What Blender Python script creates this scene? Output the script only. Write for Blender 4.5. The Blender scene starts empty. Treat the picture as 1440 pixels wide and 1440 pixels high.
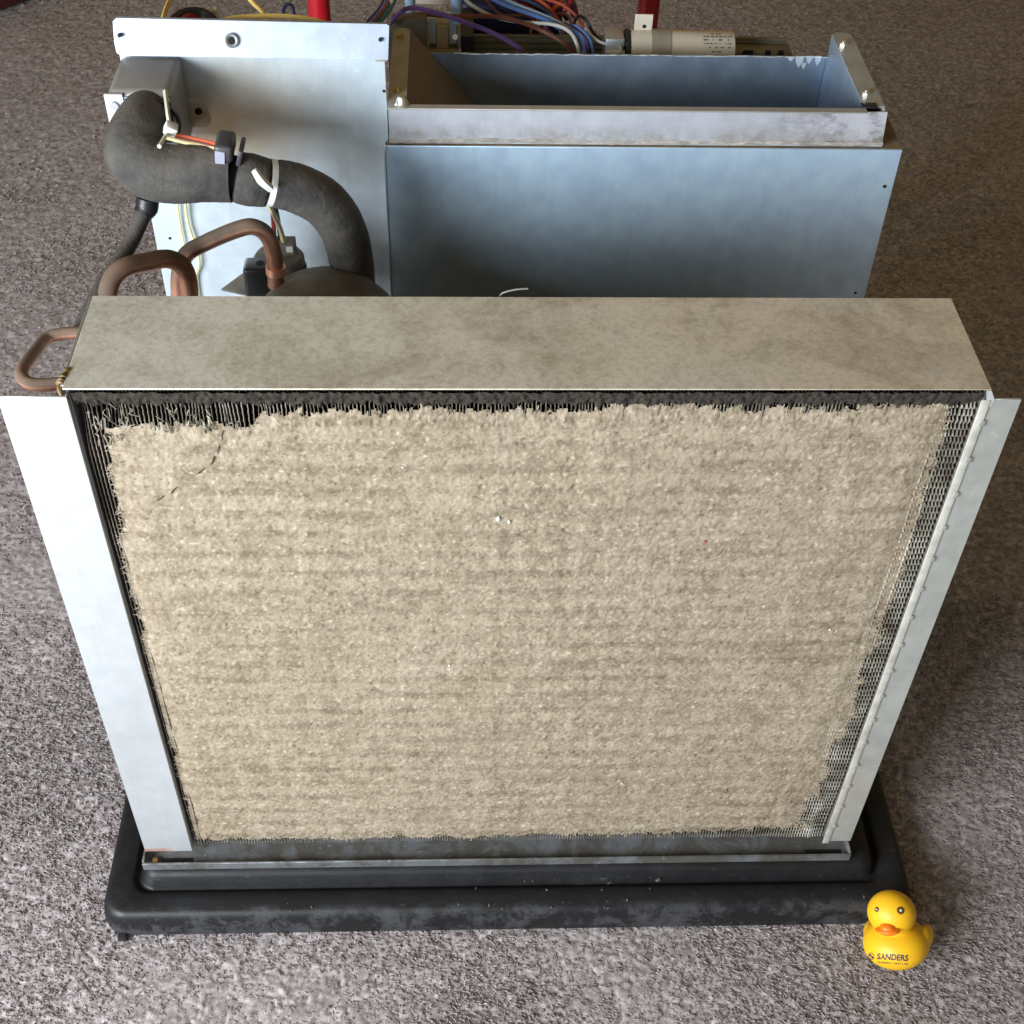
import bpy, bmesh, math, random
import numpy as np
from mathutils import Vector, Matrix, Euler
from mathutils.bvhtree import BVHTree
random.seed(7); rng = np.random.default_rng(11)
S = bpy.context.scene; COL = S.collection
R = math.radians

# ---------------------------------------------------------------- camera
BASE = 0.060                                   # height of the coil's bottom above the carpet
cam_d = bpy.data.cameras.new('camera'); cam = bpy.data.objects.new('camera', cam_d); COL.objects.link(cam)
CAM = Vector((-0.04693, -0.66128, 1.11153)); CROT = Euler((0.784946, -0.024881, -0.02958), 'XYZ')
cam.location = CAM + Vector((0, 0, BASE)); cam.rotation_euler = CROT
cam_d.sensor_width = 36; cam_d.sensor_fit = 'HORIZONTAL'; cam_d.lens = 36 * 1858.52 / 1440
cam_d.clip_end = 100; cam_d.clip_start = 0.05
S.camera = cam
# ---------------------------------------------------------------- room light
W = bpy.data.worlds.new('World'); S.world = W; W.use_nodes = True
W.node_tree.nodes['Background'].inputs[0].default_value = (1.0, 0.72, 0.34, 1)
W.node_tree.nodes['Background'].inputs[1].default_value = 0.18
def area_lamp(name, loc, target, sx, sy, col, power):
    l = bpy.data.lights.new(name, 'AREA'); l.shape = 'RECTANGLE'; l.size = sx; l.size_y = sy
    l.color = col; l.energy = power
    o = bpy.data.objects.new(name, l); COL.objects.link(o); o.location = loc
    o.rotation_euler = (Vector(target) - Vector(loc)).to_track_quat('-Z', 'Y').to_euler()
    return o
area_lamp('window_light', (-1.48, -1.27, 1.02), (0, 0.05, 0.3), 1.25, 0.82, (0.88, 0.94, 1.0), 101)
area_lamp('front_fill_light', (-0.3, -2.7, 1.25), (0, 0.2, 0.45), 1.4, 1.0, (0.55, 0.77, 1.0), 13)  # unseen blue fill lamp, added to brighten the blower panel
S.view_settings.view_transform = 'Standard'; S.view_settings.look = 'None'
S.view_settings.exposure = 0.0; S.view_settings.gamma = 1.0

# ---------------------------------------------------------------- helpers
CM = CROT.to_matrix()
def at(px, py, y=None, z=None, x=None):
    """the point of the unit at depth y (or height z, or side x) seen at that photo position"""
    d = CM @ Vector(((px - 720) / 1858.52, (720 - py) / 1858.52, -1))
    a, v = (1, y) if y is not None else ((2, z) if z is not None else (0, x))
    return CAM + d * ((v - CAM[a]) / d[a])
def link(name, me, mat=None, parent=None, smooth=None, loc=None):
    o = bpy.data.objects.new(name, me); COL.objects.link(o)
    if mat is not None and not me.materials: me.materials.append(mat)
    if parent is not None: o.parent = parent
    if loc is not None: o.location = loc
    return o
def tag(o, label=None, cat=None, group=None, kind=None):
    for k, v in (('label', label), ('category', cat), ('group', group), ('kind', kind)):
        if v: o[k] = v
    return o
def empty(name, loc, rot=(0, 0, 0)):
    o = bpy.data.objects.new(name, None); COL.objects.link(o); o.location = loc; o.rotation_euler = rot
    o.empty_display_size = 0.05
    return o
class MB:
    def __init__(s): s.bm = bmesh.new()
    def box(s, a, b, rot=None, piv=None):
        a, b = Vector(a), Vector(b); c = (a + b) / 2; d = b - a
        m = Matrix.Translation(c) @ Matrix.Diagonal((abs(d.x), abs(d.y), abs(d.z), 1))
        if rot is not None:
            p = Vector(piv) if piv is not None else c
            m = Matrix.Translation(p) @ rot.to_matrix().to_4x4() @ Matrix.Translation(-p) @ m
        bmesh.ops.create_cube(s.bm, size=1, matrix=m); return s
    def cyl(s, p, q, r, r2=None, n=24):
        p, q = Vector(p), Vector(q); d = q - p
        m = Matrix.Translation((p + q) / 2) @ d.to_track_quat('Z', 'Y').to_matrix().to_4x4()
        bmesh.ops.create_cone(s.bm, cap_ends=True, segments=n, radius1=r, radius2=r if r2 is None else r2, depth=d.length, matrix=m); return s
    def sph(s, c, r, sc=(1, 1, 1), n=16):
        bmesh.ops.create_uvsphere(s.bm, u_segments=2 * n, v_segments=n, radius=r, matrix=Matrix.Translation(c) @ Matrix.Diagonal((*sc, 1))); return s
    def prism(s, pts, d):
        """closed polygon of 3D points pushed along d"""
        d = Vector(d); n = len(pts)
        a = [s.bm.verts.new(p) for p in pts]; b = [s.bm.verts.new(Vector(p) + d) for p in pts]
        s.bm.faces.new(a[::-1]); s.bm.faces.new(b)
        for i in range(n): s.bm.faces.new((a[i], a[(i + 1) % n], b[(i + 1) % n], b[i]))
        return s
    def lathe(s, c, prof, n=32, axis=None):
        m = Matrix.Translation(c)
        if axis is not None: m = m @ Vector(axis).to_track_quat('Z', 'Y').to_matrix().to_4x4()
        rings = []
        for r, z in prof:
            rings.append([s.bm.verts.new(m @ Vector((r * math.cos(2 * math.pi * k / n), r * math.sin(2 * math.pi * k / n), z))) for k in range(n)] if r > 1e-6 else [s.bm.verts.new(m @ Vector((0, 0, z)))])
        for A, B in zip(rings, rings[1:]):
            for k in range(n):
                k2 = (k + 1) % n
                if len(A) == 1 and len(B) > 1: s.bm.faces.new((A[0], B[k2], B[k]))
                elif len(B) == 1 and len(A) > 1: s.bm.faces.new((A[k], A[k2], B[0]))
                elif len(A) > 1: s.bm.faces.new((A[k], A[k2], B[k2], B[k]))
        return s
    def tube(s, pts, r, n=12, sub=8, wob=0.0):
        P = [Vector(p) for p in pts]; path = []; rad = []
        rr = r if isinstance(r, (list, tuple)) else [r] * len(P)
        Q = [P[0] * 2 - P[1]] + P + [P[-1] * 2 - P[-2]]
        for i in range(1, len(Q) - 2):
            p0, p1, p2, p3 = Q[i - 1:i + 3]
            for k in range(sub):
                t = k / sub
                path.append(0.5 * ((2 * p1) + (p2 - p0) * t + (2 * p0 - 5 * p1 + 4 * p2 - p3) * t * t + (3 * p1 - p0 - 3 * p2 + p3) * t ** 3))
                rad.append(rr[i - 1] * (1 - t) + rr[i] * t)
        path.append(P[-1]); rad.append(rr[-1])
        T = [(path[min(i + 1, len(path) - 1)] - path[max(i - 1, 0)]).normalized() for i in range(len(path))]
        nrm = T[0].orthogonal().normalized(); rings = []
        for i, (p, t) in enumerate(zip(path, T)):
            nrm = (nrm - t * nrm.dot(t)).normalized(); b = t.cross(nrm)
            w = rad[i] * (1 + wob * (random.random() - .5))
            rings.append([s.bm.verts.new(p + (nrm * math.cos(2 * math.pi * k / n) + b * math.sin(2 * math.pi * k / n)) * w) for k in range(n)])
        for A, B in zip(rings, rings[1:]):
            for k in range(n): s.bm.faces.new((A[k], A[(k + 1) % n], B[(k + 1) % n], B[k]))
        s.bm.faces.new(rings[0][::-1]); s.bm.faces.new(rings[-1])
        return s
    def bevel(s, w, seg=2):
        bmesh.ops.bevel(s.bm, geom=[e for e in s.bm.edges if len(e.link_faces) == 2 and e.calc_face_angle(0) > 0.6], offset=w, segments=seg, affect='EDGES', profile=0.5)
        return s
    def build(s, name, mat, parent=None, smooth=True, ang=40):
        bmesh.ops.recalc_face_normals(s.bm, faces=s.bm.faces)
        for e in s.bm.edges:
            e.smooth = not (len(e.link_faces) == 2 and e.calc_face_angle(0) > R(ang))
        for f in s.bm.faces: f.smooth = smooth
        me = bpy.data.meshes.new(name); s.bm.to_mesh(me); s.bm.free()
        return link(name, me, mat, parent)
def mesh_np(name, V, F, mat, parent=None, smooth=True):
    me = bpy.data.meshes.new(name)
    me.vertices.add(len(V)); me.vertices.foreach_set('co', np.asarray(V, np.float32).ravel())
    F = np.asarray(F, np.int32); n, k = F.shape
    me.loops.add(n * k); me.loops.foreach_set('vertex_index', F.ravel())
    me.polygons.add(n); me.polygons.foreach_set('loop_start', np.arange(0, n * k, k, dtype=np.int32))
    me.polygons.foreach_set('use_smooth', np.full(n, smooth)); me.update(calc_edges=True)
    return link(name, me, mat, parent)
def tile_noise(n, kern):
    """periodic noise tile, white noise shaped by kern(fx, fy), unit variance"""
    f = np.fft.fft2(rng.standard_normal((n, n))); fy = np.fft.fftfreq(n)[:, None] * n; fx = np.fft.fftfreq(n)[None, :] * n
    a = np.real(np.fft.ifft2(f * kern(fx, fy))); a -= a.mean(); return (a / a.std()).astype(np.float32)
def samp(t, x, y, size):
    n = t.shape[0]; u = (x / size * n) % n; v = (y / size * n) % n
    i = np.floor(u).astype(int) % n; j = np.floor(v).astype(int) % n; a = u - np.floor(u); b = v - np.floor(v); i2 = (i + 1) % n; j2 = (j + 1) % n
    return t[j, i] * (1 - a) * (1 - b) + t[j, i2] * a * (1 - b) + t[j2, i] * (1 - a) * b + t[j2, i2] * a * b

# ---------------------------------------------------------------- materials
class N:
    def __init__(s, name):
        s.m = bpy.data.materials.new(name); s.m.use_nodes = True; s.t = s.m.node_tree; s.b = s.t.nodes['Principled BSDF']; s._co = None
    def n(s, ty, **k):
        o = s.t.nodes.new(ty)
        for a, v in k.items(): setattr(o, a, v)
        return o
    def l(s, a, b): s.t.links.new(a, b)
    def co(s):
        if s._co is None: s._co = s.n('ShaderNodeTexCoord').outputs['Object']
        return s._co
    def noise(s, scale, detail=4, rough=.6, stretch=None, dist=0):
        o = s.n('ShaderNodeTexNoise'); o.inputs['Scale'].default_value = scale; o.inputs['Detail'].default_value = detail; o.inputs['Roughness'].default_value = rough; o.inputs['Distortion'].default_value = dist
        c = s.co()
        if stretch:
            m = s.n('ShaderNodeMapping'); m.inputs['Scale'].default_value = stretch; s.l(c, m.inputs[0]); c = m.outputs[0]
        s.l(c, o.inputs['Vector']); return o.outputs['Fac']
    def ramp(s, fac, *st):
        o = s.n('ShaderNodeValToRGB'); e = o.color_ramp.elements
        while len(e) < len(st): e.new(0.5)
        for q, (p, c) in zip(e, st): q.position = p; q.color = (*c, 1) if len(c) == 3 else c
        s.l(fac, o.inputs[0]); return o.outputs[0]
    def f(s, fac, a, b, p0=.35, p1=.65): 
        o = s.n('ShaderNodeMapRange'); o.inputs[1].default_value = p0; o.inputs[2].default_value = p1; o.inputs[3].default_value = a; o.inputs[4].default_value = b
        s.l(fac, o.inputs[0]); return o.outputs[0]
    def mix(s, fac, a, b, mode='MIX'):
        o = s.n('ShaderNodeMix', data_type='RGBA', blend_type=mode)
        for v, i in ((fac, 0), (a, 6), (b, 7)):
            if isinstance(v, (int, float)): o.inputs[i].default_value = v
            elif isinstance(v, tuple): o.inputs[i].default_value = (*v, 1)
            else: s.l(v, o.inputs[i])
        return o.outputs[2]
    def mul(s, a, b):
        o = s.n('ShaderNodeMath', operation='MULTIPLY')
        for v, i in ((a, 0), (b, 1)):
            if isinstance(v, (int, float)): o.inputs[i].default_value = v
            else: s.l(v, o.inputs[i])
        return o.outputs[0]
    def set(s, **k):
        for a, v in k.items():
            i = s.b.inputs[a.replace('_', ' ')]
            if isinstance(v, (int, float)): i.default_value = v
            elif isinstance(v, tuple): i.default_value = (*v, 1)
            else: s.l(v, i)
        return s
    def bump(s, h, strength=.3, dist=.001):
        o = s.n('ShaderNodeBump'); o.inputs['Strength'].default_value = strength; o.inputs['Distance'].default_value = dist
        s.l(h, o.inputs['Height']); s.l(o.outputs[0], s.b.inputs['Normal']); return s
def plain(name, col, rough=.5, metal=0, var=.25, scale=60, bump=.1, spec=.5):
    a = N(name); f = a.noise(scale); d = tuple(c * (1 - var) for c in col); e = tuple(min(1, c * (1 + var)) for c in col)
    a.set(Base_Color=a.ramp(f, (.3, d), (.7, e)), Roughness=a.f(a.noise(scale * 1.7), rough - .08, rough + .08), Metallic=metal)
    a.b.inputs['Specular IOR Level'].default_value = spec
    if bump: a.bump(a.noise(scale * 5), bump, .0006)
    return a.m
def galv(name, col=(.60, .63, .66), rough=.46, metal=.75, dirt=0.0, dirtcol=(.30, .25, .17), spangle=55, p0=.45, p1=.75, dscale=9):
    a = N(name)
    sp = a.noise(spangle, 2, .5); big = a.noise(4, 5, .62)
    base = a.mix(a.f(sp, 0, 1, .3, .7), tuple(c * .90 for c in col), tuple(min(1, c * 1.07) for c in col))
    base = a.mix(a.f(big, 0, .14, .4, .7), base, tuple(c * .72 for c in col))
    ro = a.f(a.noise(14, 5, .65), rough - .07, rough + .09, .3, .7); me = metal
    if dirt:
        dm = a.f(a.noise(dscale, 9, .72, dist=.6), 0, dirt, p0, p1)
        base = a.mix(dm, base, dirtcol); me = a.f(dm, metal, .05, 0, 1); ro = a.f(dm, rough, .85, 0, 1)
    spk = a.f(a.noise(150, 2, .5), 0, .5, .70, .76); base = a.mix(spk, base, tuple(min(1, c * 1.25) for c in col)); base = a.mix(a.f(a.noise(24, 8, .8, stretch=(4, 1, .35)), 0, .16, .50, .62), base, tuple(c * .62 for c in col))
    scr = a.noise(40, 3, .6, stretch=(1, 14, 14))
    a.set(Base_Color=base, Metallic=me, Roughness=ro).bump(a.mix(.5, scr, a.noise(7, 2)), .08, .002)
    return a.m
M = {}
M['metal'] = galv('galvanized_steel')
M['panel'] = galv('galvanized_panel', (.60, .79, 1.0), .50, .62, .22, (.30, .27, .21), p0=.5, p1=.85)
M['bulkhead'] = galv('bulkhead_sheet', (.70, .81, .89), .44, .50, .35, (.50, .45, .33), p0=.56, p1=.85, dscale=11)
M['flange'] = galv('flange_steel', (.80, .82, .90), .44, .60, .3, (.56, .52, .46), p0=.58, p1=.85, dscale=14)
nd = M['flange'].node_tree; fb = nd.nodes['Principled BSDF']; old = fb.inputs['Base Color'].links[0].from_socket
a = N.__new__(N); a.m = M['flange']; a.t = nd; a.b = fb; a._co = None
sx = a.n('ShaderNodeSeparateXYZ'); a.l(a.co(), sx.inputs[0])
sm = a.mul(a.f(sx.outputs[0], 0, 1, .17, .29), a.f(a.noise(26, 8, .75, stretch=(1, 1, 1.6)), 0, 1, .44, .60)); lo = a.mul(a.f(sx.outputs[2], .8, 0, .563, .573), a.f(a.noise(60, 6, .7), .2, 1, .4, .6))
a.set(Base_Color=a.mix(sm, a.mix(lo, old, (.50, .47, .42)), (.20, .165, .125)))
M['bright'] = galv('bright_flange', (.80, .83, .85), .45, .60, .25, (.5, .48, .42), p0=.6, p1=.9)
M['inner'] = galv('duct_inside', (.42, .54, .70), .48, .85, .3, (.22, .2, .15))
M['strip'] = galv('outlet_strip', (.52, .51, .47), .5, .55, .6, (.36, .32, .25))
M['wedge'] = plain('brown_painted_steel', (.22, .175, .135), .55, .3, .12, 20)
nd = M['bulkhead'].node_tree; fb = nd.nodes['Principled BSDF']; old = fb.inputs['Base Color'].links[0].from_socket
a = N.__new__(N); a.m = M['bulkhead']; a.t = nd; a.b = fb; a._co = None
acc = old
for (px, pz, rad, colr, st) in ((-.238, .565, .075, (.60, .47, .25), .95), (-.195, .580, .075, (.60, .54, .38), .55), (-.125, .545, .045, (.50, .46, .36), .45), (-.117, .455, .03, (.48, .46, .40), .4)):  # tan patches: bounced warm light painted into the sheet colour, plus right edge stains
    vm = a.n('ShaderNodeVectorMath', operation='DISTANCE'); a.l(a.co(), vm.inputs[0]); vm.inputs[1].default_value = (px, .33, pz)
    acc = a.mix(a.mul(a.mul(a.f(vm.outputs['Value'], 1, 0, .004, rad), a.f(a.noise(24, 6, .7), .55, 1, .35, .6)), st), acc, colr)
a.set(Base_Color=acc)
# top plate: steel under a film of dust
a = N('dusty_steel')
d1 = a.noise(17, 9, .72, dist=.5); d2 = a.noise(34, 8, .75, dist=.5); d3 = a.noise(260, 3, .6)
d4 = a.noise(120, 6, .78, dist=.4); grad = a.n('ShaderNodeSeparateXYZ'); a.l(a.co(), grad.inputs[0])
film = a.mix(a.f(grad.outputs[0], 0, 1, -.3, .35), (.68, .665, .575), (.72, .615, .465))
stain = a.mul(a.f(d1, 0, 1, .47, .55), a.f(d4, .1, 1, .40, .58)); film = a.mix(a.mul(stain, .34), film, (.36, .31, .22))
film = a.mix(a.mul(a.f(d2, 0, .42, .50, .60), a.f(d4, .2, 1, .42, .6)), film, (.43, .38, .29)); film = a.mix(a.f(a.noise(5, 6, .7), 0, .5, .52, .7), film, (.60, .63, .62))
film = a.mix(a.f(d3, 0, .45, .45, .7), film, (.40, .35, .27))
a.set(Base_Color=film, Metallic=a.f(d1, .12, .45, .4, .7), Roughness=a.f(d2, .72, .5)).bump(d3, .15, .0006); M['dusty'] = a.m
# lint mat
a = N('packed_lint')
l1 = a.noise(16, 8, .72); l2 = a.noise(270, 2.5, .55, dist=.4); l3 = a.noise(6, 4, .6); l4 = a.noise(90, 7, .75, dist=.5); l5 = a.noise(170, 5, .75)
c = a.ramp(l1, (.30, (.285, .228, .155)), (.52, (.355, .293, .208)), (.72, (.41, .348, .255)))
c = a.mix(a.f(l3, 0, .35, .4, .65), c, (.355, .28, .21))
sx = a.n('ShaderNodeSeparateXYZ'); a.l(a.co(), sx.inputs[0])
ph = a.n('ShaderNodeMath', operation='MULTIPLY_ADD'); a.l(a.noise(14, 4), ph.inputs[0]); ph.inputs[1].default_value = 3.2; mz = a.mul(sx.outputs[2], 2 * math.pi / .0212); a.l(mz, ph.inputs[2])
sn = a.n('ShaderNodeMath', operation='SINE'); a.l(ph.outputs[0], sn.inputs[0])
rows = a.mul(a.f(sn.outputs[0], 0, 1, .05, .75), a.mul(a.f(l5, .15, 1, .42, .58), a.f(a.noise(9, 3), .25, 1, .42, .6)))
c = a.mix(a.mul(rows, .62), c, (.175, .133, .088))        # thinner, browner dust along the coil's tube rows
hz = a.f(a.noise(75, 4, .6, stretch=(.14, 1, 1)), 0, .42, .52, .66); vt = a.f(a.noise(75, 4, .6, stretch=(1, 1, .12)), 0, .42, .52, .66)
c = a.mix(hz, c, (.20, .155, .105)); c = a.mix(vt, c, (.44, .375, .28))
ds = a.n('ShaderNodeMath', operation='SINE'); a.l(a.mul(sx.outputs[0], 2 * math.pi / .0232), ds.inputs[0])
c = a.mix(a.mul(a.mul(a.f(ds.outputs[0], 0, 1, .1, .7), rows), .45), c, (.15, .112, .072))
c = a.mix(a.f(l4, .6, 0, .36, .52), c, (.165, .127, .085)); c = a.mix(a.f(l4, 0, .45, .55, .7), c, (.48, .42, .32))
c = a.mix(a.f(l2, .75, 0, .26, .42), c, (.11, .08, .05))
c = a.mix(a.f(l2, 0, .65, .58, .74), c, (.62, .55, .43))
a.set(Base_Color=c, Roughness=.95).bump(a.mix(.5, l2, a.noise(900, 3, .7)), .40, .0010); a.b.inputs['Specular IOR Level'].default_value = .1; M['lint'] = a.m
a = N('dirty_aluminium_fin')
f1 = a.noise(30, 5, .7); sx = a.n('ShaderNodeSeparateXYZ'); a.l(a.co(), sx.inputs[0])
c = a.ramp(f1, (.36, (.16, .13, .10)), (.50, (.42, .385, .31)), (.66, (.86, .83, .73)))
c = a.mix(a.f(sx.outputs[0], .62, 0, .16, .24), c, (.15, .122, .09))
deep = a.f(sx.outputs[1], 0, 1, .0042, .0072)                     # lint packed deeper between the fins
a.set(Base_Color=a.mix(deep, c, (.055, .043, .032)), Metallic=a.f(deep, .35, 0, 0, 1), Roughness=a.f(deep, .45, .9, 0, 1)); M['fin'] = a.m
a = N('grey_dust_lint')
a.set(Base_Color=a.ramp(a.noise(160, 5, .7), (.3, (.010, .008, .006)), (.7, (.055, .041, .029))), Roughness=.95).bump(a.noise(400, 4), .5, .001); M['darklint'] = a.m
# black tray
a = N('scuffed_black_plastic')
s1 = a.noise(20, 10, .8, dist=.25); s2 = a.noise(55, 8, .8, stretch=(1, 2.5, 2.5)); s3 = a.noise(3, 3)
c = a.mix(a.f(s1, 0, .45, .50, .68), (.010, .010, .011), (.022, .022, .024))
c = a.mix(a.f(a.mul(s2, s1), 0, .5, .34, .46), c, (.15, .15, .155))
sx = a.n('ShaderNodeSeparateXYZ'); a.l(a.co(), sx.inputs[0])
lip = a.mul(a.f(sx.outputs[1], 1, 0, -.327, -.312), a.f(s1, .08, 1, .49, .57))
c = a.mix(a.mul(lip, .42), c, (.12, .122, .13))
c = a.mix(a.f(s2, 0, .5, .60, .72), c, (.11, .10, .08))
a.set(Base_Color=c, Roughness=a.f(s1, .34, .62, .35, .65)).bump(s2, .25, .0012); a.b.inputs['Specular IOR Level'].default_value = .32; M['tray'] = a.m
a = N('foam_rubber'); g = a.noise(18, 6, .7)
c = a.mix(a.f(g, 0, 1, .38, .66), (.026, .025, .026), (.10, .09, .076))
g2 = a.n('ShaderNodeNewGeometry'); sn = a.n('ShaderNodeSeparateXYZ'); a.l(g2.outputs['Normal'], sn.inputs[0])
c = a.mix(a.mul(a.f(sn.outputs[2], 0, .6, .3, 1), a.f(a.noise(40, 5), .3, 1)), c, (.17, .15, .12))   # settled dust on upward faces
a.set(Base_Color=c, Roughness=.78).bump(a.mix(.4, a.noise(35, 4, .65), a.noise(240, 3)), .5, .0035); M['foam'] = a.m
a = N('tarnished_copper'); k = a.noise(22, 6, .7); sn = a.n('ShaderNodeSeparateXYZ'); g2 = a.n('ShaderNodeNewGeometry'); a.l(g2.outputs['Normal'], sn.inputs[0])
dm = a.f(sn.outputs[2], .1, 1, -.1, .4)
c = a.mix(a.f(k, 0, 1, .4, .65), (.68, .34, .23), (.36, .18, .11)); c = a.mix(a.mul(dm, a.f(k, .8, 1)), c, (.115, .085, .058))
a.set(Base_Color=c, Metallic=a.f(dm, .95, .05, 0, 1), Roughness=a.f(dm, .36, .85, 0, 1)).bump(a.noise(60), .12, .001); M['copper'] = a.m
M['copper_clean'] = plain('clean_copper', (.80, .44, .30), .38, .9, .15, 30)
M['dusty_black'] = plain('dusty_black_steel', (.115, .098, .070), .8, 0, .3, 40)
M['box'] = plain('grey_box_steel', (.30, .285, .26), .5, .35, .12, 30)
M['boxface'] = galv('box_face', (.58, .62, .72), .40, .75)
M['blackplas'] = plain('black_plastic', (.018, .018, .02), .42, 0, .3, 40)
M['greydust'] = plain('dusty_grey_cap', (.16, .145, .12), .8, 0, .25, 50)
M['nylon'] = plain('white_nylon', (.74, .75, .70), .45, 0, .06, 50, .05)
M['clipgrey'] = plain('grey_clip', (.055, .055, .058), .45, 0, .2, 40)
M['clipface'] = plain('clip_pad', (.36, .37, .46), .4, 0, .1, 40)
M['screw'] = plain('zinc_screw', (.75, .72, .62), .3, .9, .15, 90)
M['brass'] = plain('brass_screw', (.62, .45, .18), .35, .9, .2, 90)
M['dark'] = plain('dark_hole', (.01, .01, .01), .9, 0, .1, 40, 0)
M['cap'] = plain('cream_sleeve', (.74, .68, .57), .38, 0, .05, 40, .03)
M['band'] = plain('grey_band', (.42, .40, .34), .5, .3, .15, 60)
M['rail'] = plain('olive_rail', (.22, .205, .15), .55, .3, .2, 50)
M['tan'] = plain('tan_bakelite', (.44, .355, .19), .5, 0, .18, 60)
M['navy'] = plain('navy_tape', (.012, .016, .062), .5, 0, .3, 40)
M['red'] = plain('red_paint', (.38, .008, .014), .28, 0, .08, 20, .02)
M['maroon'] = plain('dark_red_cloth', (.060, .004, .005), .6, 0, .2, 60)
M['amber'] = plain('amber_resin', (.28, .17, .05), .35, 0, .4, 150, .3)
M['ink'] = plain('dark_ink', (.035, .035, .075), .6, 0, .05, 40, 0)
M['grey_ink'] = plain('grey_print', (.14, .12, .10), .7, 0, .3, 300, 0)
for nm, c in dict(yellow=(.78, .56, .17), purple=(.15, .075, .28), brown=(.20, .065, .04), white=(.70, .71, .72), blue=(.12, .25, .68), black=(.012, .012, .014), crimson=(.40, .03, .05), orange=(.60, .12, .05), teal=(.04, .18, .24), green=(.02, .09, .06), deepblue=(.02, .03, .10), pale=(.78, .70, .38), lightblue=(.36, .52, .70)).items():
    M['w_' + nm] = plain(nm + '_wire', c, .42, 0, .10, 60, 0)
a = N('yellow_rubber'); yk = a.noise(40, 4)
a.set(Base_Color=a.mix(a.f(yk, 0, .5), (.90, .50, .012), (.86, .45, .008)), Roughness=.48, Subsurface_Weight=.12); a.b.inputs['Subsurface Radius'].default_value = (.01, .005, .001); a.b.inputs['Subsurface Scale'].default_value = .5
M['duck'] = a.m
M['beak'] = plain('orange_beak', (.92, .20, .008), .42, 0, .05, 60, 0)
M['iris'] = plain('brown_eye', (.085, .055, .016), .4, 0, .05, 60, 0)
# carpet
a = N('carpet_pile')
v1 = a.noise(130, 4, .7); v2 = a.noise(3.2, 5, .6); v3 = a.noise(480, 3, .7)
c = a.ramp(v1, (.30, (.20, .168, .16)), (.50, (.35, .308, .302)), (.72, (.52, .475, .47)))
c = a.mix(a.f(v2, 0, .15, .4, .65), c, (.24, .205, .19)); c = a.mix(a.f(v3, 0, .5, .5, .75), c, (.52, .48, .47))
at_ = a.n('ShaderNodeAttribute', attribute_name='yarn'); c = a.mix(1.0, c, a.ramp(at_.outputs['Fac'], (0, (.74, .715, .70)), (.5, (1, 1, 1)), (1, (1.30, 1.30, 1.32))), 'MULTIPLY')
a.set(Base_Color=c, Roughness=.85).bump(a.mix(.5, a.noise(900, 3, .75), v3), .7, .0016); a.b.inputs['Specular IOR Level'].default_value = .08
M['carpet'] = a.m

# ---------------------------------------------------------------- carpet (real pile relief, finer near the camera)
def gk(fx, fy, c, w): return np.exp(-((np.hypot(fx, fy) - c) / w) ** 2)
n2 = tile_noise(512, lambda fx, fy: gk(fx, fy, 150, 60)); n3 = tile_noise(256, lambda fx, fy: np.exp(-((fx / 9) ** 2 + (fy / 9) ** 2))); n4 = tile_noise(512, lambda fx, fy: gk(fx, fy, 45, 25))
ys = [-.27]
while ys[-1] < 2.45: ys.append(ys[-1] + (.0020 if ys[-1] < .25 else .0020 + .0035 * min(1, (ys[-1] - .25) / 1.3)))
ys = np.array(ys); nc = 600
half = np.interp(ys, [-.27, .1, 2.45], [.60, .78, 1.75])
u = np.linspace(-1, 1, nc); X = half[:, None] * u[None, :] + .02; Y = np.repeat(ys[:, None], nc, 1)
ca, sa = math.cos(R(-50)), math.sin(R(-50)); A = X * ca + Y * sa; B = -X * sa + Y * ca
A = A + .0028 * samp(n4, X, Y, .9) + .004 * samp(n3, X, Y, 1.1); B = B + .0020 * samp(n4, X + .4, Y + .2, .9) + .004 * samp(n3, X + .3, Y, 1.1)
TS = 512; tj = rng.random((4, TS, TS)).astype(np.float32)
def worley(a, b, sa_, sb_):
    p, q = a / sa_, b / sb_; ip, iq = np.floor(p).astype(int), np.floor(q).astype(int); best = np.full(a.shape, 9., np.float32); hh = np.zeros(a.shape, np.float32); cc = np.zeros(a.shape, np.float32)
    for di in (-1, 0, 1):
        for dj in (-1, 0, 1):
            ci, cj = (ip + di) % TS, (iq + dj) % TS
            d = (ip + di + tj[0, ci, cj] - p) ** 2 + (iq + dj + tj[1, ci, cj] - q) ** 2; m = d < best
            best = np.where(m, d, best); hh = np.where(m, tj[2, ci, cj], hh); cc = np.where(m, tj[3, ci, cj], cc)
    return np.sqrt(best), hh, cc
d1, r1, cell = worley(A, B, .0076, .0040)
h = (.0010 + .0020 * r1) * np.clip(1 - (d1 / .85) ** 2, 0, 1) + .0005 * samp(n2, X, Y, .83) + .0007 * samp(n3, X * .6, Y * .6, 1.3)
edge = np.minimum(1, (1 - np.abs(u)) / .02)[None, :] * np.minimum(1, np.minimum(ys + .27, 2.45 - ys) / .02)[:, None]
Zc = (h - .0022) * edge
V = np.stack([X, Y, Zc], -1).reshape(-1, 3)
I = np.arange(len(ys) * nc).reshape(len(ys), nc); F = np.stack([I[:-1, :-1], I[:-1, 1:], I[1:, 1:], I[1:, :-1]], -1).reshape(-1, 4)
cxy = V[F[:, 0]]; F = F[~((np.abs(cxy[:, 0]) < .365) & (cxy[:, 1] > -.035) & (cxy[:, 1] < .60))]
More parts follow.
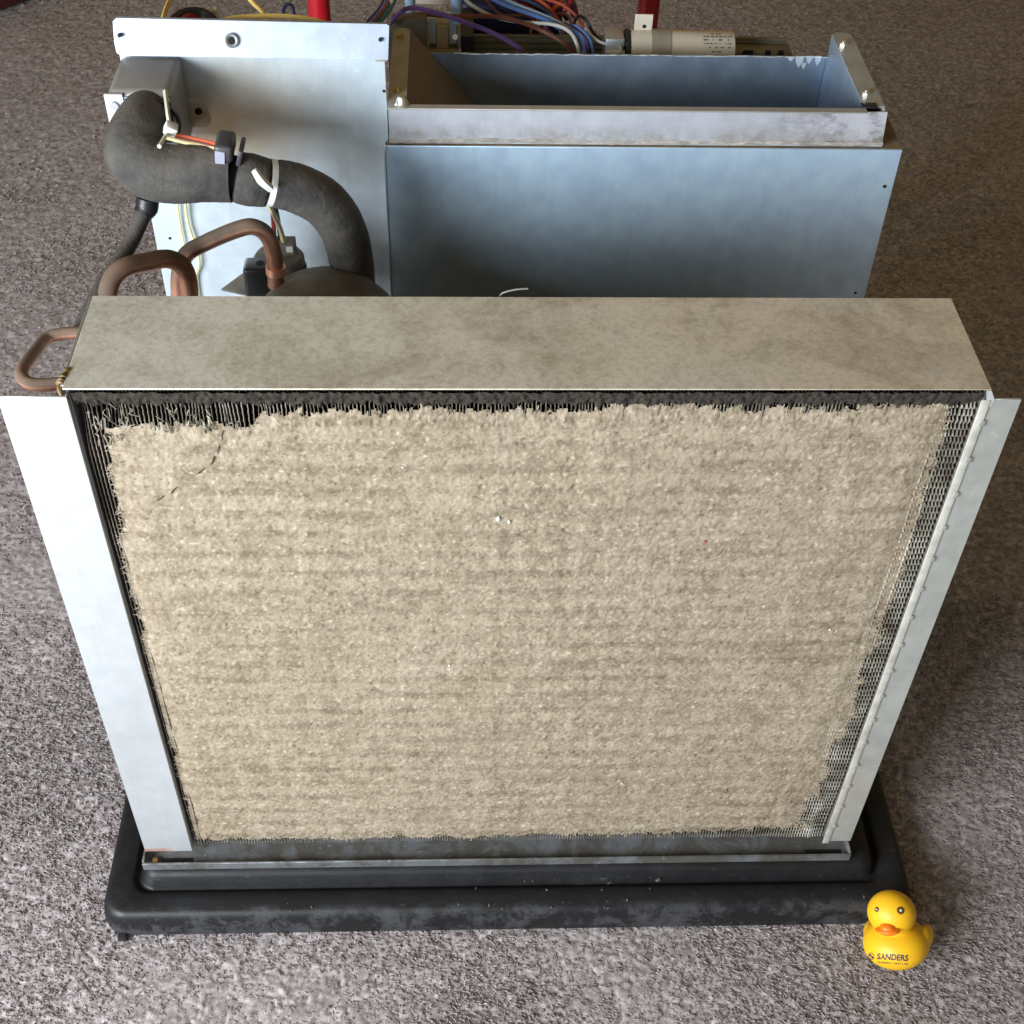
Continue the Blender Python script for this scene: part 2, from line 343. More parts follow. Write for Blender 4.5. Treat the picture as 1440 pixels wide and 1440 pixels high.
# coarse outer ring of the same floor
# short yarn tufts standing out of the pile, denser near the camera
def tufts(n, x0, x1, y0, y1, L, rad):
    x = rng.uniform(x0, x1, n); y_ = rng.uniform(y0, y1, n); k = ~((np.abs(x) < .380) & (y_ > -.050) & (y_ < .615)); k &= np.abs(x - .02) < np.interp(y_, [-.27, .1, 2.45], [.60, .78, 1.75]) + .02
    x, y_ = x[k], y_[k]; n = len(x); az = R(-50) + rng.normal(0, .55, n); el = rng.uniform(.10, .85, n); ll = L * rng.uniform(.55, 1.25, n); rr = rad * rng.uniform(.7, 1.3, n)
    d = np.stack([np.cos(az) * np.cos(el), np.sin(az) * np.cos(el), np.sin(el)], 1); sd = np.stack([-np.sin(az), np.cos(az), np.zeros(n)], 1); un = np.cross(sd, d) * -1
    p0 = np.stack([x, y_, rng.uniform(-.0022, -.0004, n)], 1); cv = sd * rng.normal(0, .18, n)[:, None]
    p1 = p0 + d * (ll * .5)[:, None] + cv * ll[:, None] * .5; p2 = p0 + (d * np.array([1, 1, .75])) * ll[:, None] - cv * ll[:, None] * .3
    out = []
    for p, q in ((p0, 1.0), (p1, .95)):
        for t in (R(90), R(210), R(330)): out.append(p + (sd * math.cos(t) + un * math.sin(t)) * (rr * q)[:, None])
    out.append(p2); VV = np.stack(out, 1).reshape(-1, 3); b_ = (np.arange(n) * 7)[:, None]
    T = np.array([[0, 1, 4, 3], [1, 2, 5, 4], [2, 0, 3, 5], [3, 4, 6, 6], [4, 5, 6, 6], [5, 3, 6, 6]])
    return VV, (b_[:, None, :] + T[None]).reshape(-1, 4), np.repeat(rng.random(n), 7)
tv = [tufts(95000, -.62, .66, -.24, .36, .0058, .00064), tufts(44000, -1.0, 1.15, .36, 1.25, .0060, .00085), tufts(14000, -1.5, 1.6, 1.25, 2.4, .0075, .0012)]
nv = len(V); o = 5.0
ring = np.array([[-o, -o, -.0005], [o, -o, -.0005], [o, o, -.0005], [-o, o, -.0005]])
cr = np.array([I[0, 0], I[0, -1], I[-1, -1], I[-1, 0]])
F2 = np.array([[nv, nv + 1, cr[1], cr[0]], [nv + 1, nv + 2, cr[2], cr[1]], [nv + 2, nv + 3, cr[3], cr[2]], [nv + 3, nv, cr[0], cr[3]]])
VA, FA, CA = [V, ring], [F, F2], [cell.ravel(), np.full(4, .5)]; off0 = nv + 4; TF = []
for vv, ff, cc in tv:
    VA.append(vv); CA.append(cc); TF.append(ff + off0); off0 += len(vv)
VA = np.vstack(VA).astype(np.float32); QF = np.vstack(FA); TF = np.vstack(TF)
me = bpy.data.meshes.new('carpet'); me.vertices.add(len(VA)); me.vertices.foreach_set('co', VA.ravel())
tri = TF[:, 2] == TF[:, 3]; Q = np.vstack([QF, TF[~tri]]); T3 = TF[tri][:, :3]
loops = np.concatenate([Q.ravel(), T3.ravel()]).astype(np.int32); me.loops.add(len(loops)); me.loops.foreach_set('vertex_index', loops)
st_ = np.concatenate([np.arange(0, len(Q) * 4, 4), len(Q) * 4 + np.arange(0, len(T3) * 3, 3)]).astype(np.int32)
me.polygons.add(len(st_)); me.polygons.foreach_set('loop_start', st_); me.polygons.foreach_set('use_smooth', np.ones(len(st_), bool)); me.update(calc_edges=True)
carpet = link('carpet', me, M['carpet'])
ya = me.attributes.new('yarn', 'FLOAT', 'POINT'); ya.data.foreach_set('value', np.concatenate(CA).astype(np.float32))   # each yarn has its own shade
tag(carpet, 'taupe short pile carpet under the unit', kind='structure')

# ---------------------------------------------------------------- black tray
def rrect(x0, x1, y0, y1, r, n=6):
    p = []
    for cx, cy, a0 in ((x1 - r, y0 + r, -90), (x1 - r, y1 - r, 0), (x0 + r, y1 - r, 90), (x0 + r, y0 + r, 180)):
        for k in range(n + 1): t = R(a0 + 90 * k / n); p.append((cx + r * math.cos(t), cy + r * math.sin(t)))
    return p
tray = empty('drain_tray', (0, .27, 0))
tag(tray, 'scuffed black plastic tray on the carpet beneath the air conditioner', 'tray')
b = MB(); prof = [(0, .001), (-.001, .010), (.001, .026), (.004, .0315), (.008, .0335), (.024, .0330), (.027, .031), (.029, .028), (.031, .0275), (.033, .030), (.036, .041), (.040, .0455), (.046, .0465), (.20, .0465)]
loops = []
for ins, z in prof:
    loops.append([b.bm.verts.new((x, y - .27, z)) for x, y in rrect(-.384 + ins, .384 - ins, -.054 + ins, .62 - ins, max(.006, .022 - ins * .25))])
for L0, L1 in zip(loops, loops[1:]):
    for k in range(len(L0)): b.bm.faces.new((L0[k], L0[(k + 1) % len(L0)], L1[(k + 1) % len(L0)], L1[k]))
b.bm.faces.new(loops[-1]); b.bm.faces.new(loops[0][::-1])
b.build('tray_shell', M['tray'], tray, ang=60)
b = MB(); b.box((-.370, -.330, .0), (-.362, -.3235, .006)).bevel(.001); b.build('foot', M['blackplas'], tray)
# flakes and crumbs lying on the tray
b = MB()
for k in range(28):
    x = random.gauss(.06, .05) if k < 18 else random.uniform(-.34, .34); y = random.choice([random.uniform(-.052, -.042), random.uniform(-.035, -.02)]); z = .0338 if y < -.036 else .0335
    q = random.uniform(.0003, .0011); b.box((x, y - .27, z - .0006), (x + q * random.uniform(1, 3), y - .27 + q, z + .0008), Euler((0, 0, random.uniform(0, 3))))
tag(b.build('crumbs', M['greydust'], tray), 'pale crumbs scattered along the tray rim', kind='stuff')

# ---------------------------------------------------------------- the unit
U = empty('air_conditioner', (0, 0, BASE))
tag(U, 'stripped air conditioner chassis with lint clogged coil in front and steel blower box behind', 'air conditioner')
def part(mb, name, mat, parent=U, label=None, kind=None, **k):
    return tag(mb.build(name, M[mat] if isinstance(mat, str) else mat, parent, **k), label, kind=kind)
HZ = .563
# base plate and bottom channel
b = MB(); b.box((-.335, .02, -.0125), (.322, .55, -.0105)); part(b, 'base_plate', 'metal')
cd = galv('channel_steel', (.25, .27, .29), .5, .5, .9, (.06, .05, .036), p0=.36, p1=.56, dscale=20)
b = MB(); b.box((-.346, -.0105, -.0125), (.324, .019, -.0105)); b.box((-.346, -.0125, -.013), (.324, -.0105, -.003))
b.box((-.346, -.0105, -.0105), (-.344, .016, -.001)); b.box((.322, -.0105, -.0105), (.324, .016, -.001))
b.bevel(.0004, 1); ch = part(b, 'drip_channel', cd, label='stained steel drip channel under the coil')
for x0_, x1_ in ((-.330, -.301), (.282, .317)):
    b = MB(); b.box((x0_, -.0070, -.0104), (x1_, -.0022, -.0098)); part(b, 'drain_slot', 'dark', ch)
b = MB(); b.box((-.338, -.0095, -.0104), (-.333, -.003, -.0065)); b.bevel(.0006); part(b, 'rust_lump', 'amber', ch)
# coil: end sheets, fins, lint, top plate
b = MB(); b.box((-.3012, .0045, 0), (-.2998, .099, HZ - .002)); part(b, 'end_sheet', 'metal')
b = MB(); b.box((.2998, .003, 0), (.3012, .099, HZ - .002)); part(b, 'end_sheet', 'greydust')
nf = 230; zs = np.linspace(.004, .5565, 240); pitch = .5960 / nf
xs = -.298 + pitch * (np.arange(nf) + .5)
zz, xx = np.meshgrid(zs, xs)
bend = tile_noise(256, lambda fx, fy: np.exp(-((fx / 30) ** 2 + (fy / 14) ** 2)))
bd = samp(bend, xx, zz * .5, .6)
mash = np.clip(samp(bend, xx * .7 + .3, zz * .35 + .1, .6) - .9, 0, 1.2) * np.clip((zz - .49) / .05, 0, 1)
topb = np.clip((zz - .515) / .04, 0, 1); edgeR = np.clip((xx - .24) / .05, 0, 1)
off = (.00016 - .00008 * edgeR) * np.sin(zz * 2 * math.pi / .0062) + .00035 * bd + .0016 * mash + .0007 * topb * bd
edgeA = np.clip(np.maximum.reduce([(-.270 - xx) / .01, (xx - .255) / .015, (zz - .510) / .01, (.030 - zz) / .01]), 0, 1); dep = .0042 + .0014 * np.sin(zz * 2 * math.pi / .0062 + 1.2) * (.15 + edgeR) + .0007 * np.abs(bd) + .004 * mash + .003 * np.clip(-bd - .9, 0, 1) * topb
dep = dep - edgeA * (.0012 * (rng.random(nf) > .86))[:, None] * np.clip(samp(bend, xx, zz * .3, .9) + .6, 0, 1); th = .00030; yb = np.full_like(dep, .040)
P = [np.stack([xx + off - th, dep, zz], -1), np.stack([xx + off + th, dep, zz], -1), np.stack([xx + .00006, yb, zz], -1), np.stack([xx - .00006, yb, zz], -1)]
V = np.concatenate([p.reshape(-1, 3) for p in P]); nz = len(zs); I = np.arange(nf * nz).reshape(nf, nz); T = nf * nz; F = []
for a_, b_ in ((0, 1), (1, 2), (3, 0)):
    F.append(np.stack([I[:, :-1] + a_ * T, I[:, :-1] + b_ * T, I[:, 1:] + b_ * T, I[:, 1:] + a_ * T], -1).reshape(-1, 4))
fins = mesh_np('coil_fins', V, np.vstack(F), M['fin'], U, smooth=False); tag(fins, 'thin aluminium coil fins showing round the lint mat', kind='stuff')
b = MB(); b.box((-.2985, .0402, .002), (.2985, .098, .5585)); part(b, 'coil_core', 'darklint')
# tubes of the coil crossing between the fins
for k in range(1, 22):
    z = .0254 * k - .008; b = MB(); b.cyl((-.2985, .022, z), (.2985, .022, z), .005, n=10); part(b, 'coil_tube', 'copper')
# dark fuzz under the top plate
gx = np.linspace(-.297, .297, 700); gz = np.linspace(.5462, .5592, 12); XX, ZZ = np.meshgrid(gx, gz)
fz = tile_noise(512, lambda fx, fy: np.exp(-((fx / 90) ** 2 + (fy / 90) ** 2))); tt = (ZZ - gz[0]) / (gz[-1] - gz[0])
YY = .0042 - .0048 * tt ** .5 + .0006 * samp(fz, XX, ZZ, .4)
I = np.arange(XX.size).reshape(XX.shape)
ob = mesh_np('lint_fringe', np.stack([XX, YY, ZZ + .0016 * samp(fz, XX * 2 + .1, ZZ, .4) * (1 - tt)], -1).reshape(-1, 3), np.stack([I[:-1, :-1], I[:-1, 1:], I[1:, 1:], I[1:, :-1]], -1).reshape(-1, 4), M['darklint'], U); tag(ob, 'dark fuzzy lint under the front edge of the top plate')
# lint mat
nx, nzz = 560, 500
gx = np.linspace(-.2955, .2900, nx); gz = np.linspace(.006, .5480, nzz); XX, ZZ = np.meshgrid(gx, gz)
m1 = tile_noise(1024, lambda fx, fy: (1 + np.hypot(fx, fy)) ** -1.15 * np.exp(-(np.hypot(fx, fy) / 260) ** 2))
m2 = tile_noise(1024, lambda fx, fy: gk(fx, fy, 95, 60)); m3 = tile_noise(1024, lambda fx, fy: gk(fx, fy, 210, 80)); e1 = tile_noise(512, lambda fx, fy: (1 + np.hypot(fx, fy)) ** -1.0 * np.exp(-(np.hypot(fx, fy) / 130) ** 2))
N1, N2, N3 = samp(m1, XX, ZZ, .62), samp(m2, XX, ZZ, .66), samp(m3, XX, ZZ, .71)
tz = ZZ / .556
left = np.interp(ZZ, [0, .1, .25, .40, .50, .56], [-.2985, -.2985, -.2975, -.2935, -.2845, -.282])
right = np.interp(ZZ, [0, .04, .12, .25, .38, .46, .56], [.270, .278, .2815, .2850, .2860, .2830, .2830])
top = np.interp(XX, [-.3, -.275, -.19, -.17, 0, .2, .28], [.526, .530, .529, .539, .5405, .543, .549])
bot = np.interp(XX, [-.3, -.24, -.1, .1, .2, .26], [.010, .010, .009, .012, .014, .020])
en = samp(e1, XX, ZZ * .55, .5) ; en2 = samp(m3, XX, ZZ * .25, .5); en3 = samp(m3, XX * .5, ZZ, .4)
dmin = np.minimum(np.minimum(XX - left + .0022 * en, (right - XX) * np.interp(ZZ, [0, .10, .3, .45], [.28, .45, .65, .85]) + np.interp(ZZ, [0, .12, .3], [.0026, .0020, .0014]) * en + .0010 * en3), np.minimum(top - ZZ + .0024 * en + .0014 * en2, (ZZ - bot) * 1.3 + .0022 * en + .0016 * en2))
ramp = np.clip(dmin / .016, 0, 1); ramp = ramp * ramp * (3 - 2 * ramp)
row = .5 + .5 * np.cos((ZZ - .006 + .0012 * samp(e1, XX, ZZ, .9)) * 2 * math.pi / .0212)      # tube rows telegraph through
colz = .5 + .5 * np.cos(XX * 2 * math.pi / .0215 + .8 * samp(e1, XX + .2, ZZ, .8)); mid = np.exp(-((XX - .03) / .05) ** 2)
worm = np.clip(1 - np.abs(samp(e1, XX * 1.3 + .21, ZZ * 1.3, .33)) / .10, 0, 1)
pits = np.clip(samp(m2, XX + .37, ZZ + .11, .93) - 1.7, 0, 1.2)
seam = np.exp(-((XX + .022 + .0015 * samp(e1, XX, ZZ, .7)) / .0030) ** 2)
y = .0046 - ramp * (.0019 + .00022 * row + .00055 * colz * mid * row + .0003 * seam) - (.45 + .55 * ramp) * (.00024 * N1 + .00009 * N2 + .00013 * N3) + ramp * (.0006 * worm * (.15 + mid) + .0008 * pits)
sel = dmin > 0
I = np.arange(XX.size).reshape(XX.shape); F = np.stack([I[:-1, :-1], I[:-1, 1:], I[1:, 1:], I[1:, :-1]], -1).reshape(-1, 4)
ok = sel.ravel()[F].all(1); F = F[ok]; used = np.unique(F); remap = np.zeros(XX.size, np.int64); remap[used] = np.arange(len(used))
mat_ = mesh_np('lint_mat', np.stack([XX, y, ZZ], -1).reshape(-1, 3)[used], remap[F], M['lint'], U); tag(mat_, 'thick tan felt of lint clogging the coil face')
# loose fibres, flecks and hair on the mat
def yat(x, z):
    i = int(np.clip(np.searchsorted(gx, x), 0, nx - 1)); j = int(np.clip(np.searchsorted(gz, z), 0, nzz - 1)); return float(y[j, i])
b = MB()
for k in range(2600):
    x = random.uniform(-.285, .272); z = random.uniform(.022, .528); t = random.uniform(0, math.pi); L = random.uniform(.0015, .0042); y0 = yat(x, z)
    if y0 > .0015: continue
    p = [(x, y0 - .0003, z), (x + L * .5 * math.cos(t), y0 - .0009, z + L * .5 * math.sin(t)), (x + L * math.cos(t + .5), y0 - .0003, z + L * math.sin(t + .5))]
    b.tube(p, .00014, 3, 2)
bd_ = [(float(gx[i_]), float(gz[j_])) for j_, i_ in np.argwhere((dmin > .0004) & (dmin < .0035))[::1]]
for x, z in random.sample(bd_, 1000):
    t = random.gauss(0, .5) + (0 if x > .2 else (math.pi if x < -.25 else math.pi / 2)); L = random.uniform(.0015, .0045); y0 = min(yat(x, z), .0040)
    b.tube([(x - L * .3 * math.cos(t), y0 - .0004, z - L * .3 * math.sin(t)), (x + L * .3 * math.cos(t), y0 - .0008, z + L * .3 * math.sin(t)), (x + L * .8 * math.cos(t + .2), .0034, z + L * .8 * math.sin(t + .2))], random.uniform(.00012, .0003), 3, 2)
part(b, 'loose_fibre', plain('pale_fibre', (.38, .315, .225), .9, 0, .3, 30, 0), mat_, 'short pale fibres standing out of the lint', 'stuff')
b = MB(); hp = [(318, 590), (312, 622), (298, 652), (268, 676), (238, 697), (200, 716)]; pts = []
for k in range(len(hp)):
    q = at(*hp[k], y=0); pts.append((q.x, yat(q.x, q.z) - .0004, q.z))
P_ = [Vector(p_) for p_ in pts]; fine = []
for p_, q_ in zip(P_, P_[1:]): fine += [p_.lerp(q_, k_ / 5) + Vector((random.gauss(0, .0006), 0, random.gauss(0, .0006))) for k_ in range(5)]
for k_ in range(0, len(fine) - 3, 3):
    if random.random() < .93: b.tube(fine[k_:k_ + 3], [random.uniform(.0002, .0004), random.uniform(.0003, .0006), .00015], 5, 4, .6)
part(b, 'dark_hair', 'darklint', mat_, 'dark broken hair curving across the upper left of the lint')
for px, py, r, mt in ((701, 733, .0016, 'nylon'), (716, 737, .0011, 'nylon'), (648, 1000, .0008, 'nylon'), (875, 1105, .0009, 'nylon'), (1044, 1148, .0008, 'nylon'), (632, 940, .0010, 'nylon'), (992, 765, .0009, 'w_crimson'), (1075, 856, .0009, 'nylon'), (1168, 890, .0008, 'nylon'), (566, 660, .0007, 'nylon')):
    q = at(px, py, y=0); b = MB(); b.sph((q.x, yat(q.x, q.z) - r * .4, q.z), r, (random.uniform(.8, 1.2), .7, random.uniform(.9, 1.7)), 5); part(b, 'lint_fleck', mt, mat_)
# lighter mashed fins and tufts at the upper left corner
b = MB()
for k in range(44):
    x = random.uniform(-.292, -.262) if k < 22 else random.uniform(-.25, -.20); z = random.uniform(.527, .545) if k > 21 else random.uniform(.518, .546)
    b.tube([(x, .003, z), (x + random.uniform(-.002, .003), .001, z + random.uniform(-.004, .004)), (x + random.uniform(-.002, .004), .003, z - random.uniform(.003, .009))], random.uniform(.0003, .0007), 4, 2, .3)
part(b, 'crushed_fins', plain('bent_aluminium', (.36, .33, .26), .5, .4, .4, 120), fins, 'bright crushed fins at the upper left corner', 'stuff')
# top plate
b = MB(); b.box((-.3015, -.0012, HZ - .0012), (.3015, .0995, HZ)); b.bevel(.0004, 1)
tp = part(b, 'top_plate', 'dusty', label='dust filmed steel plate across the top of the coil')
b = MB()
b.tube([(-.3030, -.001, HZ - .006), (-.3045, .003, HZ - .003), (-.3040, .008, HZ - .0018), (-.3030, .013, HZ - .0012), (-.3015, .019, HZ - .0010), (-.3015, .022, HZ - .001)], [.0010, .0024, .0030, .0026, .0020, .0006], 8, 5, .5)
part(b, 'resin_lump', plain('brown_resin', (.17, .105, .035), .5, 0, .5, 200, .5), tp, 'brown resin lump at the left corner of the top plate')
b = MB(); b.cyl((-.3012, .056, HZ - .004), (-.3044, .056, HZ - .004), .0026, n=8); part(b, 'screw', 'brass', tp)
b = MB(); b.tube([(-.3025, .003, HZ - .001), (-.3030, .05, HZ - .0012), (-.3024, .098, HZ - .001)], .0012, 5, 6); part(b, 'edge_seam', 'strip', tp)
b = MB(); b.sph((.3035, .062, HZ - .006), .0026, n=6); b.sph((.3030, .058, HZ - .008), .002, n=6); part(b, 'screw', 'brass', tp)
# side flanges
b = MB(); b.box((-.3440, -.0015, .0015), (-.3000, 0, .5565)); b.box((-.3012, 0, .0015), (-.3000, .006, .5565)); b.bevel(.0003, 1)
a = N('left_flange_steel'); sx = a.n('ShaderNodeSeparateXYZ'); a.l(a.co(), sx.inputs[0]); nn = a.noise(28, 6, .7, stretch=(1, 1, 4)); base = a.mix(a.f(a.noise(50, 2), 0, 1, .3, .7), (.66, .71, .73), (.74, .78, .80))
rust = a.mul(a.mul(a.f(sx.outputs[2], 1, 0, .004, .017), a.f(sx.outputs[0], 1, 0, -.322, -.308)), a.f(nn, 0, 1, .48, .58))
base = a.mix(a.mul(rust, .85), base, (.27, .085, .035)); base = a.mix(a.f(a.noise(60, 3), 0, .5, .66, .74), base, (.55, .56, .58)); base = a.mix(a.f(a.noise(90, 6, .7, stretch=(3, 1, .12)), 0, .35, .56, .66), base, (.60, .62, .63)); base = a.mix(a.f(a.noise(6, 6, .7), 0, .3, .5, .65), base, (.66, .67, .66))
a.set(Base_Color=base, Metallic=a.f(rust, .62, 0, 0, 1), Roughness=a.f(a.noise(9), .40, .50)).bump(a.noise(40, 3, stretch=(10, 10, 1)), .06, .001); M['leftflange'] = a.m
part(b, 'side_flange', 'leftflange', label='wide bright left side flange with a rust streak at its foot')
b = MB(); b.box((.3030, -.0015, .004), (.3240, 0, .5545)); b.bevel(.0004, 1)
rf = part(b, 'side_flange', galv('right_flange_steel', (.55, .57, .53), .50, .55, .5, (.42, .40, .34), p0=.5, p1=.8), label='narrow grey right side flange')
b = MB(); b.box((.2968, -.0028, .002), (.3030, -.0016, .5545)); b.bevel(.0006, 2); part(b, 'hem', plain('cream_hem', (.62, .61, .54), .5, .3, .2, 80), rf)
for k in range(16):
    z = .535 - k * .0335; b = MB(); b.box((.3004, -.0034, z - .0030), (.3044, -.0024, z + .0020)); b.bevel(.0005); part(b, 'crimp', 'strip', rf)
b = MB(); b.prism([(.2985, -.002, .5618), (.3015, -.002, .5618), (.3060, -.002, .5535), (.3045, -.002, .548), (.3008, -.002, .552)], (0, .0016, 0)); part(b, 'corner_gusset', 'bright', rf)
# copper return bends on the left of the coil
bp_ = [at(*q_[:2], y=q_[2]) for q_ in ((108, 468, .085), (84, 470, .085), (66, 476, .082), (50, 494, .064), (32, 520, .040), (32, 532, .030), (44, 540, .024), (66, 541, .022), (88, 539, .022))]
bp_ = [Vector((-.2998, bp_[0].y, bp_[0].z))] + bp_ + [Vector((-.2998, bp_[-1].y, bp_[-1].z))]
for k in range(10):
    b = MB(); b.tube([p_ - Vector((0, 0, .051 * k)) for p_ in bp_], .0045, 14, 6); part(b, 'return_bend', 'copper', label='copper return bend at the upper left of the coil' if k == 0 else None)
    if k == 0:
        b = MB(); b.cyl(bp_[-2], bp_[-1], .0064, n=16); part(b, 'braze_joint', plain('heat_stained_copper', (.30, .19, .19), .4, .8, .3, 60))
# compressor behind the coil
b = MB(); b.lathe((-.155, .205, 0), [(0, -.0105), (.068, -.0105), (.068, .02), (.0685, .38), (.068, .420), (.0645, .448), (.056, .470), (.043, .486), (.028, .4955), (.013, .500), (0, .501)], 48)
cp = part(b, 'compressor', 'dusty_black', label='dust coated domed compressor behind the coil')
# pressure switch beside it
c0 = at(392, 362, y=.275)
b = MB(); b.lathe(c0 - Vector((0, 0, .040)), [(0, 0), (.021, 0), (.0225, .004), (.0225, .030), (.021, .034), (0, .034)], 32); sw = part(b, 'overload_switch', 'blackplas', label='round black switch with a grey dusty cap')
b = MB(); b.lathe(c0 - Vector((0, 0, .006)), [(0, .0), (.0212, 0), (.0212, .0055), (.019, .0085), (.012, .0098), (0, .0100)], 32); part(b, 'cap', 'greydust', sw)
b = MB(); q = c0 + Vector((.004, .004, .004)); b.box(q - Vector((.009, .008, .0)), q + Vector((.0105, .006, .011))); b.bevel(.0012); pl = part(b, 'plug', 'greydust', sw)
b = MB(); b.box(q + Vector((.0035, -.0085, .004)), q + Vector((.0090, -.0075, .0095))); part(b, 'plug_latch', 'nylon', sw)
c1 = at(362, 370, y=.262)
b = MB(); b.box(c1 - Vector((.0115, .010, .045)), c1 + Vector((.0115, .010, 0))); b.bevel(.003, 3); cn = part(b, 'connector', 'blackplas', label='black rectangular connector left of the round switch')
b = MB(); b.cyl(c1 + Vector((.002, 0, -.0015)), c1 + Vector((.002, 0, .0004)), .0032, n=14); part(b, 'socket', 'dark', cn)
q = at(338, 400, y=.27); b = MB(); b.prism([(q.x - .016, q.y - .004, q.z - .002), (q.x + .034, q.y - .016, q.z - .006), (q.x + .034, q.y + .02, q.z + .006), (q.x + .006, q.y + .018, q.z + .004)], (0, 0, -.0016)); part(b, 'bracket', 'greydust')
# bulkhead sheet
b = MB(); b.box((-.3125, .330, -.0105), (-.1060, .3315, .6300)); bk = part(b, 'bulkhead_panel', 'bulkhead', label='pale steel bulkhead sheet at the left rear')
b = MB(); q = (-.3125, .3255, .6285)
b.prism([(-.3100, .3235, .6285), (-.1030, .3235, .6270), (-.1015, .333, .6500), (-.1035, .3335, .6513), (-.3105, .3335, .6538), (-.3135, .3325, .6515), (-.3140, .3275, .638), (-.3130, .3242, .6305)], (0, .0030, 0)); b.bevel(.0008)
st = part(b, 'top_flange', galv('top_flange_steel', (.44, .49, .58), .46, .60, .3, (.62, .60, .55), p0=.6, p1=.9), bk, 'bright folded flange along the top of the bulkhead')
q = at(326, 57, y=.3275)
b = MB(); b.lathe(q, [(.0030, .0), (.0052, 0), (.0056, .0016), (.0046, .0024), (.0030, .0012)], 20, (0, -1, .42)); part(b, 'grommet', 'metal', bk)
b = MB(); b.lathe(q, [(0, .0012), (.0031, .0012), (.0031, .0)], 16, (0, -1, .42)); part(b, 'screw_hole', 'dark', bk)
for px, py, yy in ((168, 50, .326), (535, 56, .3275)):
    q = at(px, py, y=yy); b = MB(); b.cyl(q + Vector((0, .003, -.0008)), q + Vector((0, -.0006, .0003)), .0016, n=12); part(b, 'screw_hole', 'dark', bk)
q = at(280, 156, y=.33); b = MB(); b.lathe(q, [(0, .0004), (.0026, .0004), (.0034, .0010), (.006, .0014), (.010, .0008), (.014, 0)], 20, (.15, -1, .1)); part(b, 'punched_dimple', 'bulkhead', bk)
b = MB(); b.lathe(q + Vector((-.0006, -.0006, 0)), [(0, .0009), (.0028, .0009), (.0028, 0)], 14, (.15, -1, .1)); part(b, 'screw_hole', 'dark', bk)
for px, py in ((540, 128), (239, 335)):
    q = at(px, py, y=.33); b = MB(); b.cyl(q + Vector((0, .001, 0)), q + Vector((0, -.0004, 0)), .0013, n=10); part(b, 'screw_hole', 'dark', bk)
q = at(538, 78, y=.329); b = MB(); b.box(q - Vector((.006, .003, .004)), q + Vector((.004, .001, .003))); b.bevel(.001); part(b, 'caulk_blob', 'band', bk)
# rear lower support so the sheet meets the base
# blower housing
bx0, bx1, by0, by1, bt = -.1085, .3220, .3205, .478, .554
b = MB(); b.box((bx0, by0, -.0105), (bx1, by0 + .0015, bt)); b.bevel(.0005, 1); bh = part(b, 'blower_housing', 'panel', label='large blue grey steel front of the blower box')
q = at(1244, 262, y=by0); b = MB(); b.cyl(q + Vector((0, .001, 0)), q + Vector((0, -.0004, 0)), .0016, n=10); part(b, 'screw_hole', 'dark', bh)
q = at(1203, 412, y=by0); b = MB(); b.cyl(q + Vector((0, .001, 0)), q + Vector((0, -.0004, 0)), .0012, n=10); part(b, 'screw_hole', 'dark', bh)
b = MB(); b.box((bx0 - .001, by0 - .001, bt - .0046), (bx0 + .0012, by0 + .0005, bt + .0003)); b.box((bx0 - .0012, by0 - .0010, .0), (bx0 - .0001, by0 + .008, bt - .0046)); part(b, 'folded_edge', 'bright', bh)
b = MB(); b.box((bx0, by0 + .0016, -.0105), (bx0 + .0013, by1, bt - .0013)); part(b, 'side_wall', 'panel', bh)
b = MB(); b.box((bx1 - .0013, by0 + .0016, -.0105), (bx1, by1, bt - .0013)); part(b, 'side_wall', 'panel', bh)
b = MB(); b.box((.3030, by0 + .0016, bt - .0012), (bx1, by1, bt)); b.box((bx0, by0 + .0016, bt - .0012), (.3030, .3275, bt)); b.bevel(.0003, 1)
dirt = plain('warm_lit_dirty_ledge', (.20, .145, .085), .75, .2, .4, 60); part(b, 'top_ledge', dirt, bh)  # brown is dirt plus the warm ceiling's reflection put into the colour
b = MB(); b.prism([(-.1050, .3245, bt + .0003), (.3050, .3245, bt + .0003), (.3030, .3245, bt + .0315), (-.1035, .3245, bt + .0300)], (0, .0014, 0)); b.bevel(.0004, 1)
of = part(b, 'outlet_flange', 'flange', bh, 'pale front flange of the outlet with a dirty right end')
b = MB(); b.tube([(-.1045, .3243, bt + .0028)] + [(-.1045 + .4095 * k / 30, .3241 + random.uniform(-.0003, .0003), bt + .0030 + random.uniform(-.0012, .0012)) for k in range(1, 31)], .0015, 6, 3, .9); part(b, 'sealant_bead', plain('old_sealant', (.36, .335, .29), .7, 0, .35, 120), bh)
b = MB(); b.box((-.0900, .3190, .5868), (.2850, .3262, .5882)); b.bevel(.0004, 1); part(b, 'outlet_lip', 'strip', bh, 'taupe turned lip of the blower outlet')
b = MB(); b.box((-.0895, .3262, .47), (.2840, .3274, .5865)); part(b, 'inner_wall', 'inner', bh)
def strip(x0, x1, y0, y1, z, mt, lab):
    b = MB(); pts = [(x0, y0, z), (x1, y0, z), (x1, y1 - .004, z), (x1 - .004, y1, z), (x0 + .004, y1, z), (x0, y1 - .004, z)]
    b.prism(pts, (0, 0, -.0016)); b.bevel(.0003, 1); return part(b, 'outlet_strip', mt, bh, lab)
strip(-.1050, -.0900, .3190, .4620, .5886, 'strip', 'left screw strip of the blower outlet'); strip(.2835, .3010, .3290, .4620, .5886, 'metal', 'right screw strip of the blower outlet')
b = MB(); b.box((-.1050, .3275, bt), (-.1035, .462, .5870)); part(b, 'inner_wall', 'metal', bh)
b = MB(); b.box((.2840, .3275, .42), (.2852, .4610, .5870)); part(b, 'inner_wall', 'inner', bh)
b = MB(); b.box((.2998, .3275, bt), (.3012, .462, .5870)); part(b, 'outer_wall', 'strip', bh)
